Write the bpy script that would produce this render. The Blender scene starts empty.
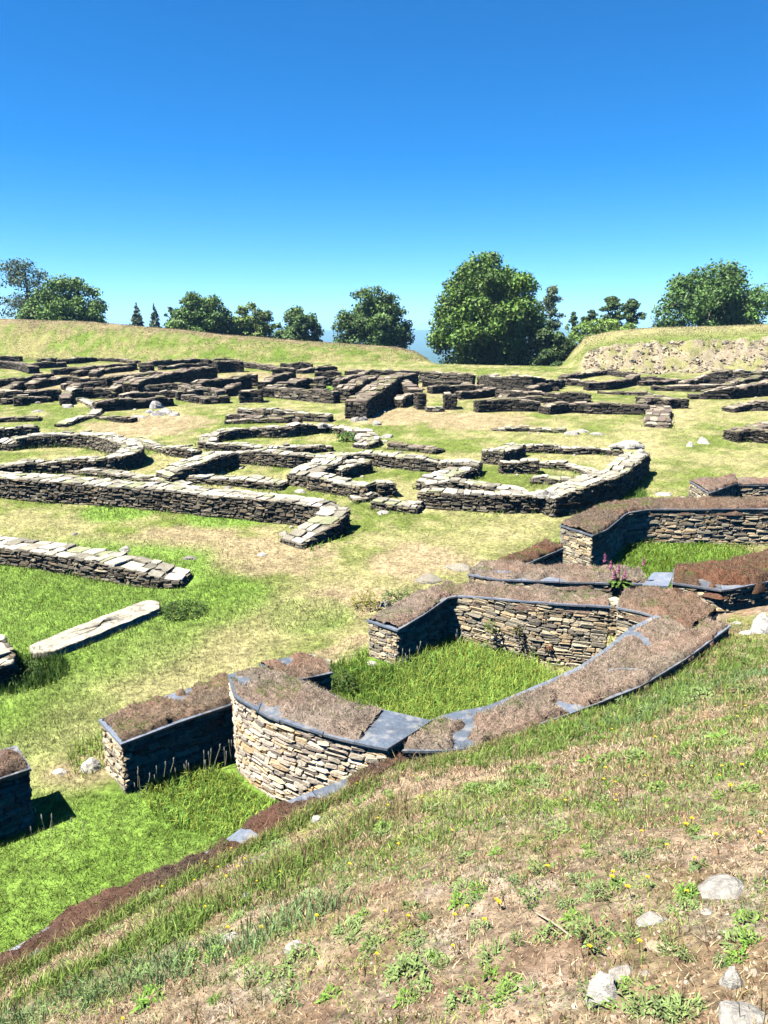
import bpy, math
import numpy as np
rng = np.random.default_rng(7)
D = bpy.data
scene = bpy.context.scene
COL = scene.collection

# ------------------------------------------------------------------ camera numbers
H = 4.8
FPX = 769.0
PITCH = math.radians(13.2)
CP, SP = math.cos(PITCH), math.sin(PITCH)

def ray(px, py):
    u = (px - 384.0) / FPX; v = (512.0 - py) / FPX
    return np.array([u, CP + v * SP, -SP + v * CP])
def at_z(px, py, z):
    d = ray(px, py); t = (z - H) / d[2]
    return np.array([d[0] * t, d[1] * t, z])
def at_y(px, py, Y):
    d = ray(px, py); t = Y / d[1]
    return np.array([d[0] * t, Y, H + d[2] * t])

# ------------------------------------------------------------------ numpy noise
def _hash(ix, iy, seed):
    n = (ix.astype(np.int64) * 374761393 + iy.astype(np.int64) * 668265263 + seed * 1274126177) & 0xffffffff
    n = ((n ^ (n >> 13)) * 1274126177) & 0xffffffff
    n = (n ^ (n >> 16)) & 0xffffffff
    return n.astype(np.float64) / 4294967295.0
def vnoise(x, y, seed=0):
    x = np.asarray(x, float); y = np.asarray(y, float)
    ix = np.floor(x); iy = np.floor(y); fx = x - ix; fy = y - iy
    fx = fx * fx * (3 - 2 * fx); fy = fy * fy * (3 - 2 * fy)
    a = _hash(ix, iy, seed); b = _hash(ix + 1, iy, seed); c = _hash(ix, iy + 1, seed); d = _hash(ix + 1, iy + 1, seed)
    return (a * (1 - fx) + b * fx) * (1 - fy) + (c * (1 - fx) + d * fx) * fy
def fbm(x, y, seed=0, oct=4, s=1.0):
    r = 0; a = 0.5; t = 0
    for o in range(oct):
        r = r + a * vnoise(np.asarray(x) * s + 17.3 * o, np.asarray(y) * s - 9.1 * o, seed + o); t += a
        a *= 0.5; s *= 2.03
    return r / t
def smooth(a, b, x):
    t = np.clip((np.asarray(x, float) - a) / (b - a), 0, 1); return t * t * (3 - 2 * t)

# ------------------------------------------------------------------ terrain
BUMPS = [(0.3, 10.4, 1.1, .16), (-2.9, 7.6, .9, .08)]
def floor_z(x, y):
    x = np.asarray(x, float); y = np.asarray(y, float)
    z = 0.05 * (y - 8 + np.sqrt((y - 8) ** 2 + 4)) * 0.5 - 0.05 * 0.12
    z = z * 1.0
    for bx, by, r, hh in BUMPS:
        z = z + hh * np.exp(-((x - bx) ** 2 + (y - by) ** 2) / (r * r))
    z = z + (fbm(x, y, 3, 3, .35) - .5) * .10
    return z
CR_PX = [-900, -300, 0, 45, 70, 100, 180, 250, 330, 395, 415, 428, 440, 560, 572, 585, 610, 650, 700, 768, 1100, 1700]
CR_PY = [316, 316, 318, 320, 321, 322, 330, 335, 342, 348, 352, 359, 369, 369, 352, 337, 332, 328, 327, 325, 322, 320]
CR_Y = [72, 72, 72, 72, 72, 71, 70, 69, 68, 67, 66.5, 66, 66, 64, 63, 62, 62, 62, 62, 62, 62, 62]
def terrain_far(x, y):
    x = np.asarray(x, float); y = np.asarray(y, float)
    f = floor_z(x, np.minimum(y, 70))
    yy = np.maximum(y, 20.)
    px = 384 + FPX * (x / yy) / 0.978
    pyc = np.interp(px, CR_PX, CR_PY); Yc = np.interp(px, CR_PX, CR_Y)
    v = (512 - pyc) / FPX
    Zc = H + (-SP + v * CP) / (CP + v * SP) * Yc
    Zc = Zc + (fbm(x, y, 11, 3, .15) - .5) * .35 * smooth(440, 400, px) + (fbm(x, y, 12, 3, .15) - .5) * .25 * smooth(565, 600, px)
    # left bank
    bl = Yc - 9.5
    fl = f + (Zc - f) * smooth(bl, Yc, y)
    # right bank: steep rubble face then a flat grassy top
    jag = (fbm(x, y, 21, 3, .35) - .5) * 1.6
    ysh = 51.3 + jag
    zface = Zc - 0.95
    fr = f + (zface - f) * smooth(ysh, ysh + 4.3, y) + (Zc - zface) * smooth(ysh + 3.4, Yc, y)
    wr = smooth(566, 592, px)
    z = fl * (1 - wr) + fr * wr
    # beyond the crest the hill falls away to the valley
    dd = np.maximum(y - Yc, 0)
    rad = np.hypot(x, y)
    fall = Zc + 0.0 - 70 * (1 - np.exp(-(dd / 210.) ** 1.25)) - 0.05 * np.minimum(dd, 8) ** 1.3
    z = np.where(y > Yc, fall, z)
    ang = np.arctan2(x, np.maximum(y, 1))
    hills = smooth(900, 1500, rad) * (fbm(ang * 6, rad / 1500, 31, 4, 1.) - .25) * 62 \
        + smooth(2600, 4600, rad) * (40 + 42 * fbm(ang * 5 + 3, rad / 2500, 33, 4, 1.)) + 35 * smooth(.2, .6, ang) * smooth(3000, 5200, rad)
    z = z + np.where(y > Yc, hills, 0)
    return z

B_PX = [(0, 970, .22), (130, 908, .40), (240, 850, .58), (330, 795, .76), (400, 756, .86), (470, 735, .90), (560, 700, 1.0), (620, 668, 1.06), (665, 640, 1.12), (700, 612, 1.18)]
B = [at_z(a, b, c)[:2] for a, b, c in B_PX]
d0 = B[0] - B[1]; d0 /= np.linalg.norm(d0)
B = [B[0] + d0 * 30, B[0] + d0 * 2] + B + [np.array([4.75, 10.55]), np.array([6.3, 10.9]), np.array([10, 11.6]), np.array([60, 15])]
B = np.array(B)
def sdist(x, y):
    """signed distance to the boundary, + on the camera's side"""
    x = np.asarray(x, float); y = np.asarray(y, float)
    best = np.full(x.shape, 1e9); sg = np.ones(x.shape)
    for a, b in zip(B[:-1], B[1:]):
        e = b - a; L2 = e @ e
        t = np.clip(((x - a[0]) * e[0] + (y - a[1]) * e[1]) / L2, 0, 1)
        dx = x - a[0] - t * e[0]; dy = y - a[1] - t * e[1]
        d = np.hypot(dx, dy)
        c = e[0] * (y - a[1]) - e[1] * (x - a[0])
        m = d < best - 1e-9
        best = np.where(m, d, best); sg = np.where(m, np.where(c < 0, 1, -1), sg)
    return best * sg
# thin plate spline of the near slope
CT = []
for a, b, c in [(0, 978, .27), (100, 923, .42), (180, 884, .56), (270, 835, .69), (340, 800, .80), (400, 768, .88), (470, 752, .92), (545, 728, 1.0), (629, 698, .98), (684, 668, 1.03), (727, 636, 1.06), (760, 640, 1.08)]:
    p = at_z(a, b, c); CT.append((p[0], p[1], c))
CT += [(0, 0, 3.2), (-2, 0, 2.55), (3, 0, 4.0), (0, -4, 4.4), (0, 3, 2.22), (1.6, 3.2, 2.55), (3.2, 5, 2.18), (5.5, 7.5, 1.75), (-2.2, 2.6, 1.45), (-6, 1, .9), (6, 2, 3.8), (8, -4, 6), (-7, -5, 3),
       (4.9, 9.95, .98), (6.2, 10.2, 1.08), (9, 10.8, 1.2), (9, 7, 2.4), (-12, -2, 1.0)]
CT = np.array(CT)
def _U(r2): return np.where(r2 > 1e-12, 0.5 * r2 * np.log(np.maximum(r2, 1e-12)), 0)
_n = len(CT)
_K = _U((CT[:, None, 0] - CT[None, :, 0]) ** 2 + (CT[:, None, 1] - CT[None, :, 1]) ** 2) + np.eye(_n) * .05
_P = np.c_[np.ones(_n), CT[:, :2]]
_A = np.block([[_K, _P], [_P.T, np.zeros((3, 3))]])
_W = np.linalg.solve(_A, np.r_[CT[:, 2], 0, 0, 0])
def slope_z(x, y):
    x = np.clip(np.asarray(x, float), -14, 12); y = np.clip(np.asarray(y, float), -6, 12)
    z = _W[_n] + _W[_n + 1] * x + _W[_n + 2] * y
    for k in range(_n):
        z = z + _W[k] * _U((x - CT[k, 0]) ** 2 + (y - CT[k, 1]) ** 2)
    return z + (fbm(x, y, 41, 4, 1.3) - .5) * .11 + (fbm(x, y, 47, 3, 6.) - .5) * .03
def terrain(x, y):
    x = np.asarray(x, float); y = np.asarray(y, float)
    f = np.where(y > 45, terrain_far(x, y), floor_z(x, y))
    near = (y < 20) & (np.abs(x) < 70)
    s = smooth(-.10, .10, sdist(x, y)) * near
    sl = slope_z(x, y)
    keep = smooth(12, 22, np.abs(x))
    sl = sl * (1 - keep) + f * keep
    return f * (1 - s) + sl * s
def P(px, py, h=0.):
    """pixel -> world on the old settlement floor + h"""
    d = ray(px, py); t0, t1 = 3., 140.
    ts = np.linspace(t0, t1, 1400)
    g = H + d[2] * ts - floor_z(d[0] * ts, d[1] * ts) - h
    i = np.argmax(g < 0)
    if i == 0: i = len(ts) - 1
    a, b = ts[i - 1], ts[i]; ga, gb = g[i - 1], g[i]
    t = a + (b - a) * ga / (ga - gb + 1e-12)
    return np.array([d[0] * t, d[1] * t, H + d[2] * t])
def PT(px, py):
    """pixel -> world on the real terrain (near slope included)"""
    d = ray(px, py); ts = np.concatenate([np.linspace(1., 30., 1200), np.linspace(30.1, 140, 800)])
    g = H + d[2] * ts - terrain(d[0] * ts, d[1] * ts)
    i = max(1, int(np.argmax(g < 0)))
    a, b = ts[i - 1], ts[i]; t = a + (b - a) * g[i - 1] / (g[i - 1] - g[i] + 1e-12)
    return np.array([d[0] * t, d[1] * t, H + d[2] * t])

# ------------------------------------------------------------------ mesh helpers
ALB = .62   # overall albedo scale that goes with the exposure
class MB:
    def __init__(s): s.v = []; s.c = []; s.loops = []; s.tot = []; s.n = 0
    def add(s, verts, faces, cols):
        """verts (N,K,3), faces list of index tuples in the K template, cols (N,3) or (N,K,3)"""
        verts = np.asarray(verts, float); N, K = verts.shape[:2]
        if N == 0: return
        cols = np.asarray(cols, float)
        if cols.ndim == 2: cols = np.repeat(cols[:, None, :], K, 1)
        s.v.append(verts.reshape(-1, 3)); s.c.append(cols.reshape(-1, 3))
        base = s.n + np.arange(N) * K
        for f in faces:
            f = np.array(f); s.loops.append((base[:, None] + f[None, :]).reshape(-1)); s.tot.append(np.full(N, len(f)))
        s.n += N * K
    def grid(s, pts, cols, closed=False):
        """pts (I,J,3)"""
        I, J = pts.shape[:2]
        s.v.append(pts.reshape(-1, 3)); s.c.append(np.broadcast_to(cols, (I, J, 3)).reshape(-1, 3))
        i = np.arange(I - 1)[:, None]; j = (np.arange(J) if closed else np.arange(J - 1))[None, :]
        j2 = (j + 1) % J
        q = np.stack([i * J + j, i * J + j2, (i + 1) * J + j2, (i + 1) * J + j], -1).reshape(-1, 4) + s.n
        s.loops.append(q.reshape(-1)); s.tot.append(np.full(len(q), 4)); s.n += I * J
    def build(s, name, mat, parent=None, smooth_=False):
        me = D.meshes.new(name)
        v = np.concatenate(s.v).astype(np.float32); c = (np.concatenate(s.c) * ALB).astype(np.float32)
        lo = np.concatenate(s.loops).astype(np.int32); to = np.concatenate(s.tot).astype(np.int32)
        me.vertices.add(len(v)); me.loops.add(len(lo)); me.polygons.add(len(to))
        me.vertices.foreach_set('co', v.ravel())
        me.loops.foreach_set('vertex_index', lo)
        st = np.zeros(len(to), np.int32); st[1:] = np.cumsum(to)[:-1]
        me.polygons.foreach_set('loop_start', st); me.polygons.foreach_set('loop_total', to)
        me.polygons.foreach_set('use_smooth', np.full(len(to), smooth_))
        at = me.attributes.new('Col', 'FLOAT_COLOR', 'POINT')
        at.data.foreach_set('color', np.c_[c, np.ones(len(c))].astype(np.float32).ravel())
        me.update(); me.validate()
        me.materials.append(mat)
        o = D.objects.new(name, me); COL.objects.link(o)
        if parent is not None:
            o.parent = parent; o.matrix_parent_inverse.identity()
            p = np.array(parent.location)
            vv = v - p[None].astype(np.float32)
            me.vertices.foreach_set('co', vv.ravel()); me.update()
        return o
def tag(o, label=None, cat=None, group=None, kind=None):
    if label: o['label'] = label
    if cat: o['category'] = cat
    if group: o['group'] = group
    if kind: o['kind'] = kind
    return o
def empty(name, loc, label, cat, group=None):
    o = D.objects.new(name, None); COL.objects.link(o); o.location = [float(q) for q in loc]
    o.empty_display_size = .2
    return tag(o, label, cat, group)

# ------------------------------------------------------------------ materials
def mat(name, rough=.9, bump=.0, bscale=40., var=.0, vscale=6., spec=.2, trans=0., vcol2=None, detail=6, metallic=0, var2=0, v2scale=60.):
    m = D.materials.new(name); m.use_nodes = True; nt = m.node_tree; N = nt.nodes; L = nt.links
    b = N['Principled BSDF']; b.inputs['Roughness'].default_value = rough
    b.inputs['Specular IOR Level'].default_value = spec
    a = N.new('ShaderNodeAttribute'); a.attribute_name = 'Col'
    col = a.outputs['Color']
    tc = N.new('ShaderNodeTexCoord')
    if var > 0:
        n = N.new('ShaderNodeTexNoise'); n.inputs['Scale'].default_value = vscale; n.inputs['Detail'].default_value = detail
        n.inputs['Roughness'].default_value = .65
        L.new(tc.outputs['Object'], n.inputs['Vector'])
        mr = N.new('ShaderNodeMapRange'); mr.inputs['From Min'].default_value = .25; mr.inputs['From Max'].default_value = .75
        mr.inputs['To Min'].default_value = 1 - var; mr.inputs['To Max'].default_value = 1 + var
        L.new(n.outputs['Fac'], mr.inputs['Value'])
        vm = N.new('ShaderNodeVectorMath'); vm.operation = 'SCALE'
        L.new(col, vm.inputs[0]); L.new(mr.outputs['Result'], vm.inputs['Scale']); col = vm.outputs[0]
        if var2:
            n3 = N.new('ShaderNodeTexNoise'); n3.inputs['Scale'].default_value = v2scale; n3.inputs['Detail'].default_value = 7; n3.inputs['Roughness'].default_value = .75
            L.new(tc.outputs['Object'], n3.inputs['Vector'])
            m3 = N.new('ShaderNodeMapRange'); m3.inputs['From Min'].default_value = .35; m3.inputs['From Max'].default_value = .65
            m3.inputs['To Min'].default_value = 1 - var2; m3.inputs['To Max'].default_value = 1 + var2
            L.new(n3.outputs['Fac'], m3.inputs['Value'])
            v3 = N.new('ShaderNodeVectorMath'); v3.operation = 'SCALE'
            L.new(col, v3.inputs[0]); L.new(m3.outputs['Result'], v3.inputs['Scale']); col = v3.outputs[0]
        if vcol2:
            n2 = N.new('ShaderNodeTexNoise'); n2.inputs['Scale'].default_value = vscale * vcol2[1]; n2.inputs['Detail'].default_value = 5
            L.new(tc.outputs['Object'], n2.inputs['Vector'])
            m2 = N.new('ShaderNodeMapRange'); m2.inputs['From Min'].default_value = vcol2[2]; m2.inputs['From Max'].default_value = vcol2[2] + .12
            m2.inputs['To Max'].default_value = vcol2[3]
            L.new(n2.outputs['Fac'], m2.inputs['Value'])
            mx = N.new('ShaderNodeMix'); mx.data_type = 'RGBA'
            L.new(m2.outputs['Result'], mx.inputs[0]); L.new(col, mx.inputs[6]); mx.inputs[7].default_value = (*[q * ALB for q in vcol2[0]], 1)
            col = mx.outputs[2]
    L.new(col, b.inputs['Base Color'])
    if bump > 0:
        n = N.new('ShaderNodeTexNoise'); n.inputs['Scale'].default_value = bscale; n.inputs['Detail'].default_value = 8
        n.inputs['Roughness'].default_value = .7
        L.new(tc.outputs['Object'], n.inputs['Vector'])
        bp = N.new('ShaderNodeBump'); bp.inputs['Strength'].default_value = 1.; bp.inputs['Distance'].default_value = bump
        L.new(n.outputs['Fac'], bp.inputs['Height']); L.new(bp.outputs['Normal'], b.inputs['Normal'])
    if trans > 0:
        t = N.new('ShaderNodeBsdfTranslucent'); L.new(col, t.inputs['Color'])
        ms = N.new('ShaderNodeMixShader'); ms.inputs[0].default_value = trans
        L.new(b.outputs[0], ms.inputs[1]); L.new(t.outputs[0], ms.inputs[2])
        L.new(ms.outputs[0], N['Material Output'].inputs['Surface'])
    return m
M_ground = mat('ground_turf', .95, .04, 16., .35, 2.2, .1, var2=.62, v2scale=13., detail=10)
M_stone = mat('schist_stone', .9, .012, 38., .30, 5., .15, vcol2=((.50, .47, .40), 2.2, .64, .45), var2=.3, v2scale=40.)
M_slate = mat('blue_slate', .45, .004, 40., .35, 2.5, .4, vcol2=((.30, .29, .27), 3.5, .52, .55), var2=.25, v2scale=30.)
M_turf = mat('dead_turf', .97, .03, 45., .35, 12., .05, var2=.4, v2scale=55.)
M_blade = mat('grass_blade', .75, 0, 1, 0, 1, .2, trans=.3)
M_dry = mat('dry_blade', .9, 0, 1, 0, 1, .1, trans=.12)
M_leaf = mat('tree_leaf', .6, 0, 1, 0, 1, .3, trans=.18)
M_bark = mat('bark', .95, .02, 20., .3, 6., .1)
M_rock = mat('pale_rock', .9, .03, 16., .35, 6., .15, vcol2=((.20, .19, .16), 1.6, .52, .85), var2=.35, v2scale=35.)
M_flower = mat('petal', .6, 0, 1, 0, 1, .2, trans=.2)

# ------------------------------------------------------------------ path helpers
def resample(pts, step):
    pts = np.asarray(pts, float); seg = np.linalg.norm(np.diff(pts[:, :2], axis=0), axis=1)
    s = np.r_[0, np.cumsum(seg)]; n = max(2, int(s[-1] / step) + 1)
    q = np.linspace(0, s[-1], n)
    return np.stack([np.interp(q, s, pts[:, k]) for k in range(pts.shape[1])], 1), s[-1]
def catmull(pts, sub=6):
    pts = np.asarray(pts, float); n = len(pts)
    if n < 3: return pts
    e = np.r_[[2 * pts[0] - pts[1]], pts, [2 * pts[-1] - pts[-2]]]; out = []
    for i in range(1, n):
        p0, p1, p2, p3 = e[i - 1], e[i], e[i + 1], e[i + 2]
        for t in np.linspace(0, 1, sub, endpoint=False):
            out.append(.5 * (2 * p1 + (p2 - p0) * t + (2 * p0 - 5 * p1 + 4 * p2 - p3) * t * t + (3 * p1 - p0 - 3 * p2 + p3) * t ** 3))
    out.append(pts[-1]); return np.array(out)
TH = np.array([[-1, -.55], [-.8, -1], [.0, -1], [.8, -1], [1, -.45], [.95, .6], [.75, 1], [-.1, 1], [-.85, 1]])
KK = len(TH)
ST_FACES = [tuple([(i), (i + 1) % KK, KK + (i + 1) % KK, KK + i]) for i in range(KK)] + \
           [tuple([KK + i, KK + (i + 1) % KK, 2 * KK + (i + 1) % KK, 2 * KK + i]) for i in range(KK)] + [tuple(2 * KK + i for i in range(KK))]
def stones(mb, c, ta, tb, tn, la, lb, dep, cols, jit=.22, proud=.02, inset=.82):
    """irregular flat-faced stones. c centre on the face, ta/tb/tn axes, la/lb half sizes"""
    N = len(c)
    if N == 0: return
    p = TH[None] + rng.uniform(-jit, jit, (N, KK, 2)) * np.array([.45, 1.])
    p[..., 1] = np.clip(p[..., 1], -1.05, 1.05)
    rot = rng.normal(0, .10, N); cr, sr = np.cos(rot), np.sin(rot)
    A = p[..., 0] * la[:, None]; Bv = p[..., 1] * lb[:, None]
    lim = np.minimum(1, .5 * lb / la)[:, None]
    A2 = A; B2 = Bv + A * (sr[:, None] * lim)
    def w(a, b, n): return c[:, None] + a[..., None] * ta[:, None] + b[..., None] * tb[:, None] + n[..., None] * tn[:, None]
    pr = rng.uniform(-.3, 1, N)[:, None] * proud
    tilt = rng.normal(0, .35, N)[:, None] * proud * p[..., 0] + rng.normal(0, .35, N)[:, None] * proud * p[..., 1]
    r0 = w(A2, B2, -dep[:, None] * np.ones_like(A)); r1 = w(A2, B2, pr - .35 * proud + tilt * .6)
    r2 = w(A2 * inset, B2 * inset, pr + proud * .3 + tilt + rng.normal(0, .12, A.shape) * proud)
    mb.add(np.concatenate([r0, r1, r2], 1), ST_FACES, cols)

PAL = {  # face palettes, linear albedo
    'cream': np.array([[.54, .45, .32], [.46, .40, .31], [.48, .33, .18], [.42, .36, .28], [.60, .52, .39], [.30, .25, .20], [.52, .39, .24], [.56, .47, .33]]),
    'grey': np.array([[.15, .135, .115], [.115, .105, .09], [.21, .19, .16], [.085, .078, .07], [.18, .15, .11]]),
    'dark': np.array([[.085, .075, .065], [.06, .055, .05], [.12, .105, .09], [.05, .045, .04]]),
    'top': np.array([[.44, .41, .33], [.38, .36, .29], [.50, .46, .38], [.33, .31, .25], [.42, .37, .28], [.24, .22, .17], [.28, .29, .17]]),
    'tan': np.array([[.42, .36, .28], [.34, .31, .26], [.46, .36, .25], [.27, .25, .22], [.38, .31, .22], [.50, .44, .35], [.20, .18, .16]]),
    'brown': np.array([[.34, .29, .22], [.20, .155, .12], [.15, .12, .095], [.24, .20, .15], [.17, .16, .09]]),
    'slate': np.array([[.13, .155, .20], [.10, .12, .15], [.17, .195, .245], [.14, .155, .18]]),
}
def pick(pal, n, j=.12):
    a = PAL[pal] * (np.array([1.0, .97, .84]) if pal in ('tan', 'grey', 'dark') else 1.); c = a[rng.integers(0, len(a), n)]
    return c * (1 + rng.normal(0, j, (n, 1)))

def strips(pts2, n2, zt, zb, mb, ch, ln, pal, proud, dep, spacing=1.0):
    """courses of stones on one side: pts2 (n,2) edge line, n2 (n,2) outward normals"""
    seg = np.linalg.norm(np.diff(pts2, axis=0), axis=1); s = np.r_[0, np.cumsum(seg)]; L = s[-1]
    if L < .08: return
    hmax = float((zt - zb).max())
    z0 = 0.; C = []; T = []; Nn = []; LA = []; LB = []
    while z0 < hmax:
        hh = ch * rng.uniform(.6, 1.45)
        x = -rng.uniform(0, ln)
        while x < L:
            l = ln * rng.uniform(.35, 1.75)
            a, b = max(x, -.01), min(x + l, L + .01)
            x += l
            if b - a < .03: continue
            m = (a + b) / 2
            zbm = np.interp(m, s, zb); ztm = np.interp(m, s, zt)
            lo = zbm + z0 + rng.normal(0, .1) * ch; hi = min(lo + hh * rng.uniform(.9, 1.08), ztm)
            if hi - lo < .25 * ch: continue
            # centre follows the line (chord)
            pa = np.array([np.interp(a, s, pts2[:, 0]), np.interp(a, s, pts2[:, 1])]); pb = np.array([np.interp(b, s, pts2[:, 0]), np.interp(b, s, pts2[:, 1])])
            za, zb_ = np.interp(a, s, zb), np.interp(b, s, zb)
            d = pb - pa; dl = np.linalg.norm(d)
            if dl < .02: continue
            d /= dl
            nn = np.array([np.interp(m, s, n2[:, 0]), np.interp(m, s, n2[:, 1])])
            nn = nn - d * (nn @ d); nn /= np.linalg.norm(nn) + 1e-9
            sl = np.clip((zb_ - za) / dl, -.3, .3)
            C.append([*(pa + pb) / 2, (lo + hi) / 2]); T.append([d[0], d[1], sl]); Nn.append([nn[0], nn[1], 0])
            LA.append(dl / 2 * 1.0); LB.append((hi - lo) / 2 * 1.02)
        z0 += hh
    if not C: return
    n = len(C); C = np.array(C); T = np.array(T); Nn = np.array(Nn)
    stones(mb, C, T, np.tile([0, 0, 1.], (n, 1)), Nn, np.array(LA), np.array(LB), np.full(n, dep), pick(pal, n), proud=proud)

def edges_from_center(pts, w):
    pts = np.asarray(pts, float); n = len(pts)
    d = np.diff(pts[:, :2], axis=0); d /= np.linalg.norm(d, axis=1)[:, None] + 1e-9
    nrm = np.zeros((n, 2)); w = np.broadcast_to(w, n)
    for i in range(n):
        a = d[max(i - 1, 0)]; b = d[min(i, n - 2)]
        t = a + b; t /= np.linalg.norm(t) + 1e-9
        m = np.array([-t[1], t[0]]); k = 1 / max(.55, m @ np.array([-a[1], a[0]]))
        nrm[i] = m * k
    Lp = pts.copy(); Rp = pts.copy()
    Lp[:, :2] += nrm * w[:, None] / 2; Rp[:, :2] -= nrm * w[:, None] / 2
    return Lp, Rp

WALLS = []   # ribbons kept for grass avoidance
def ribbon(label, Lp, Rp, ch=.07, ln=.24, face='grey', top='top', rough=.06, proud=.025, capln=.4, cap='stones', turf=None,
           group=None, name='dry_stone_wall', cat='stone wall', deep=.25, curve=False, uneven=.5, overh=.05, slabln=.8, step=.12, endtop=None, wob=0., ragged=0.):
    """Lp, Rp: matching edge lines (n,3) of the wall top in world metres"""
    Lp = np.asarray(Lp, float); Rp = np.asarray(Rp, float)
    if curve: Lp = catmull(Lp); Rp = catmull(Rp)
    C = (Lp + Rp) / 2; seg = np.linalg.norm(np.diff(C[:, :2], axis=0), axis=1); s = np.r_[0, np.cumsum(seg)]; L = s[-1]
    n = max(3, int(L / step) + 1); q = np.linspace(0, L, n)
    Lr = np.stack([np.interp(q, s, Lp[:, k]) for k in range(3)], 1); Rr = np.stack([np.interp(q, s, Rp[:, k]) for k in range(3)], 1)
    if wob > 0:
        jn = (Lr - Rr)[:, :2]; jn /= np.linalg.norm(jn, axis=1)[:, None] + 1e-9
        Lr[:, :2] += jn * ((fbm(Lr[:, 0], Lr[:, 1], 201, 3, 1.4) - .5) * 2 * wob)[:, None]; Rr[:, :2] += jn * ((fbm(Rr[:, 0], Rr[:, 1], 205, 3, 1.4) - .5) * 2 * wob)[:, None]
    Cr = (Lr + Rr) / 2
    W = np.linalg.norm(Lr[:, :2] - Rr[:, :2], axis=1)
    WALLS.append((Cr[:, :2].copy(), W.copy()))
    if cap == 'stones':
        dz = (fbm(Cr[:, 0] * 1.0, Cr[:, 1] * 1.0, 77, 3, 1.1) - .5) * 2 * rough + (vnoise(q * 2.1, q * 0 + hash(label) % 97 * 0 + len(label), 5) - .5) * rough
        if ragged > 0:
            for e in (0, -1):
                t = np.abs(q - q[e]); dz -= (Cr[e, 2] - float(floor_z(Cr[e, 0], Cr[e, 1]))) * ragged * rng.uniform(.3, 1.1) * np.exp(-(t / rng.uniform(.15, .6)) ** 2)
    else: dz = np.zeros(n)
    ztop = Cr[:, 2] + dz
    fl = floor_z(Lr[:, 0], Lr[:, 1]); fr = floor_z(Rr[:, 0], Rr[:, 1])
    zbL = np.minimum(fl, ztop - .05) - deep * .4; zbR = np.minimum(fr, ztop - .05) - deep * .4
    zmid = floor_z(Cr[:, 0], Cr[:, 1])
    nL = (Lr - Rr)[:, :2]; nL /= np.linalg.norm(nL, axis=1)[:, None] + 1e-9
    base = np.array([Cr[:, 0].mean(), Cr[:, 1].mean(), float(zmid.mean())])
    i0 = n // 2; base = np.array([Cr[i0, 0], Cr[i0, 1], float(zmid[i0])])
    root = empty(name, base, label, cat, group)
    mb = MB()
    ins = .03 + proud
    # core
    l2 = Lr[:, :2] - nL * ins; r2 = Rr[:, :2] + nL * ins
    ct = ztop - .035
    zbm = np.minimum(zbL, zbR)
    prof = np.stack([np.c_[l2, zbm], np.c_[l2, ct], np.c_[r2, ct], np.c_[r2, zbm]], 1)
    tdir = (Cr[1] - Cr[0])[:2]; tdir /= np.linalg.norm(tdir); tend = (Cr[-1] - Cr[-2])[:2]; tend /= np.linalg.norm(tend)
    prof[0, :, :2] += tdir * ins; prof[-1, :, :2] -= tend * ins
    mb.grid(prof, np.array([.16, .135, .10]), closed=True)
    for pr in (prof[0], prof[-1]):
        mb.add(pr[None], [(0, 1, 2, 3)], np.array([[.085, .075, .06]]))
    zt2 = ztop - (.0 if cap != 'stones' else .02)
    strips(Lr[:, :2], nL, zt2, zbL, mb, ch, ln, face, proud, .05)
    strips(Rr[:, :2], -nL, zt2, zbR, mb, ch, ln, face, proud, .05)
    for (a, b, k, td) in ((Lr[0], Rr[0], 0, -tdir), (Rr[-1], Lr[-1], -1, tend)):
        e = np.array([a[:2], b[:2]]); ee, _ = resample(e, .1)
        m = len(ee)
        strips(ee, np.tile(td, (m, 1)), np.full(m, zt2[k]), np.full(m, min(zbL[k], zbR[k])), mb, ch, ln * .7, face, proud, .05)
    mb.build('stonework', M_stone, root)
    if cap == 'stones':
        mc = MB(); x = 0.; Cc = []; TA = []; TB = []; LA = []; LB = []; NN = []
        while x < L:
            l = capln * rng.uniform(.45, 1.5); a, b = x, min(x + l, L); x += l
            if b - a < .05: continue
            m = (a + b) / 2
            ip = lambda arr, t: np.array([np.interp(t, q, arr[:, k]) for k in range(arr.shape[1])])
            lm, rm = ip(Lr, m), ip(Rr, m); w = np.linalg.norm((lm - rm)[:2])
            k = max(1, int(round(w / capln * rng.uniform(.7, 1.5))))
            cuts = np.sort(np.r_[0, (np.arange(1, k) + rng.uniform(-.25, .25, max(0, k - 1))) / k, 1]) if k > 1 else np.array([0, 1.])
            t = ip(Cr, b) - ip(Cr, a); t[2] = 0; tl = np.linalg.norm(t)
            if tl < .02: continue
            t /= tl
            zz = np.interp(m, q, ztop)
            zsl = (np.interp(b, q, ztop) - np.interp(a, q, ztop)) / tl
            for c0, c1 in zip(cuts[:-1], cuts[1:]):
                cc = lm + (rm - lm) * (c0 + c1) / 2; ww = w * (c1 - c0) / 2
                Cc.append([cc[0], cc[1], zz + rng.normal(0, .25) * rough - .01]); tt = np.array([t[0], t[1], np.clip(zsl, -.3, .3)]); TA.append(tt)
                bb = (rm - lm); bb[2] = 0; bb /= np.linalg.norm(bb) + 1e-9; TB.append(bb); LA.append(tl / 2 * .99); LB.append(ww * .97)
                nn = np.cross(bb, tt) ; nn = nn if nn[2] > 0 else -nn; nn += rng.normal(0, .05, 3); NN.append(nn / np.linalg.norm(nn))
        if Cc:
            nC = len(Cc)
            stones(mc, np.array(Cc), np.array(TA), np.array(TB), np.array(NN), np.array(LA), np.array(LB), np.full(nC, .03), pick(top, nC, .1), jit=.3, proud=.018, inset=.93)
            mc.build('capstones', M_stone, root)
    else:
        mc = MB(); x = 0.
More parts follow.
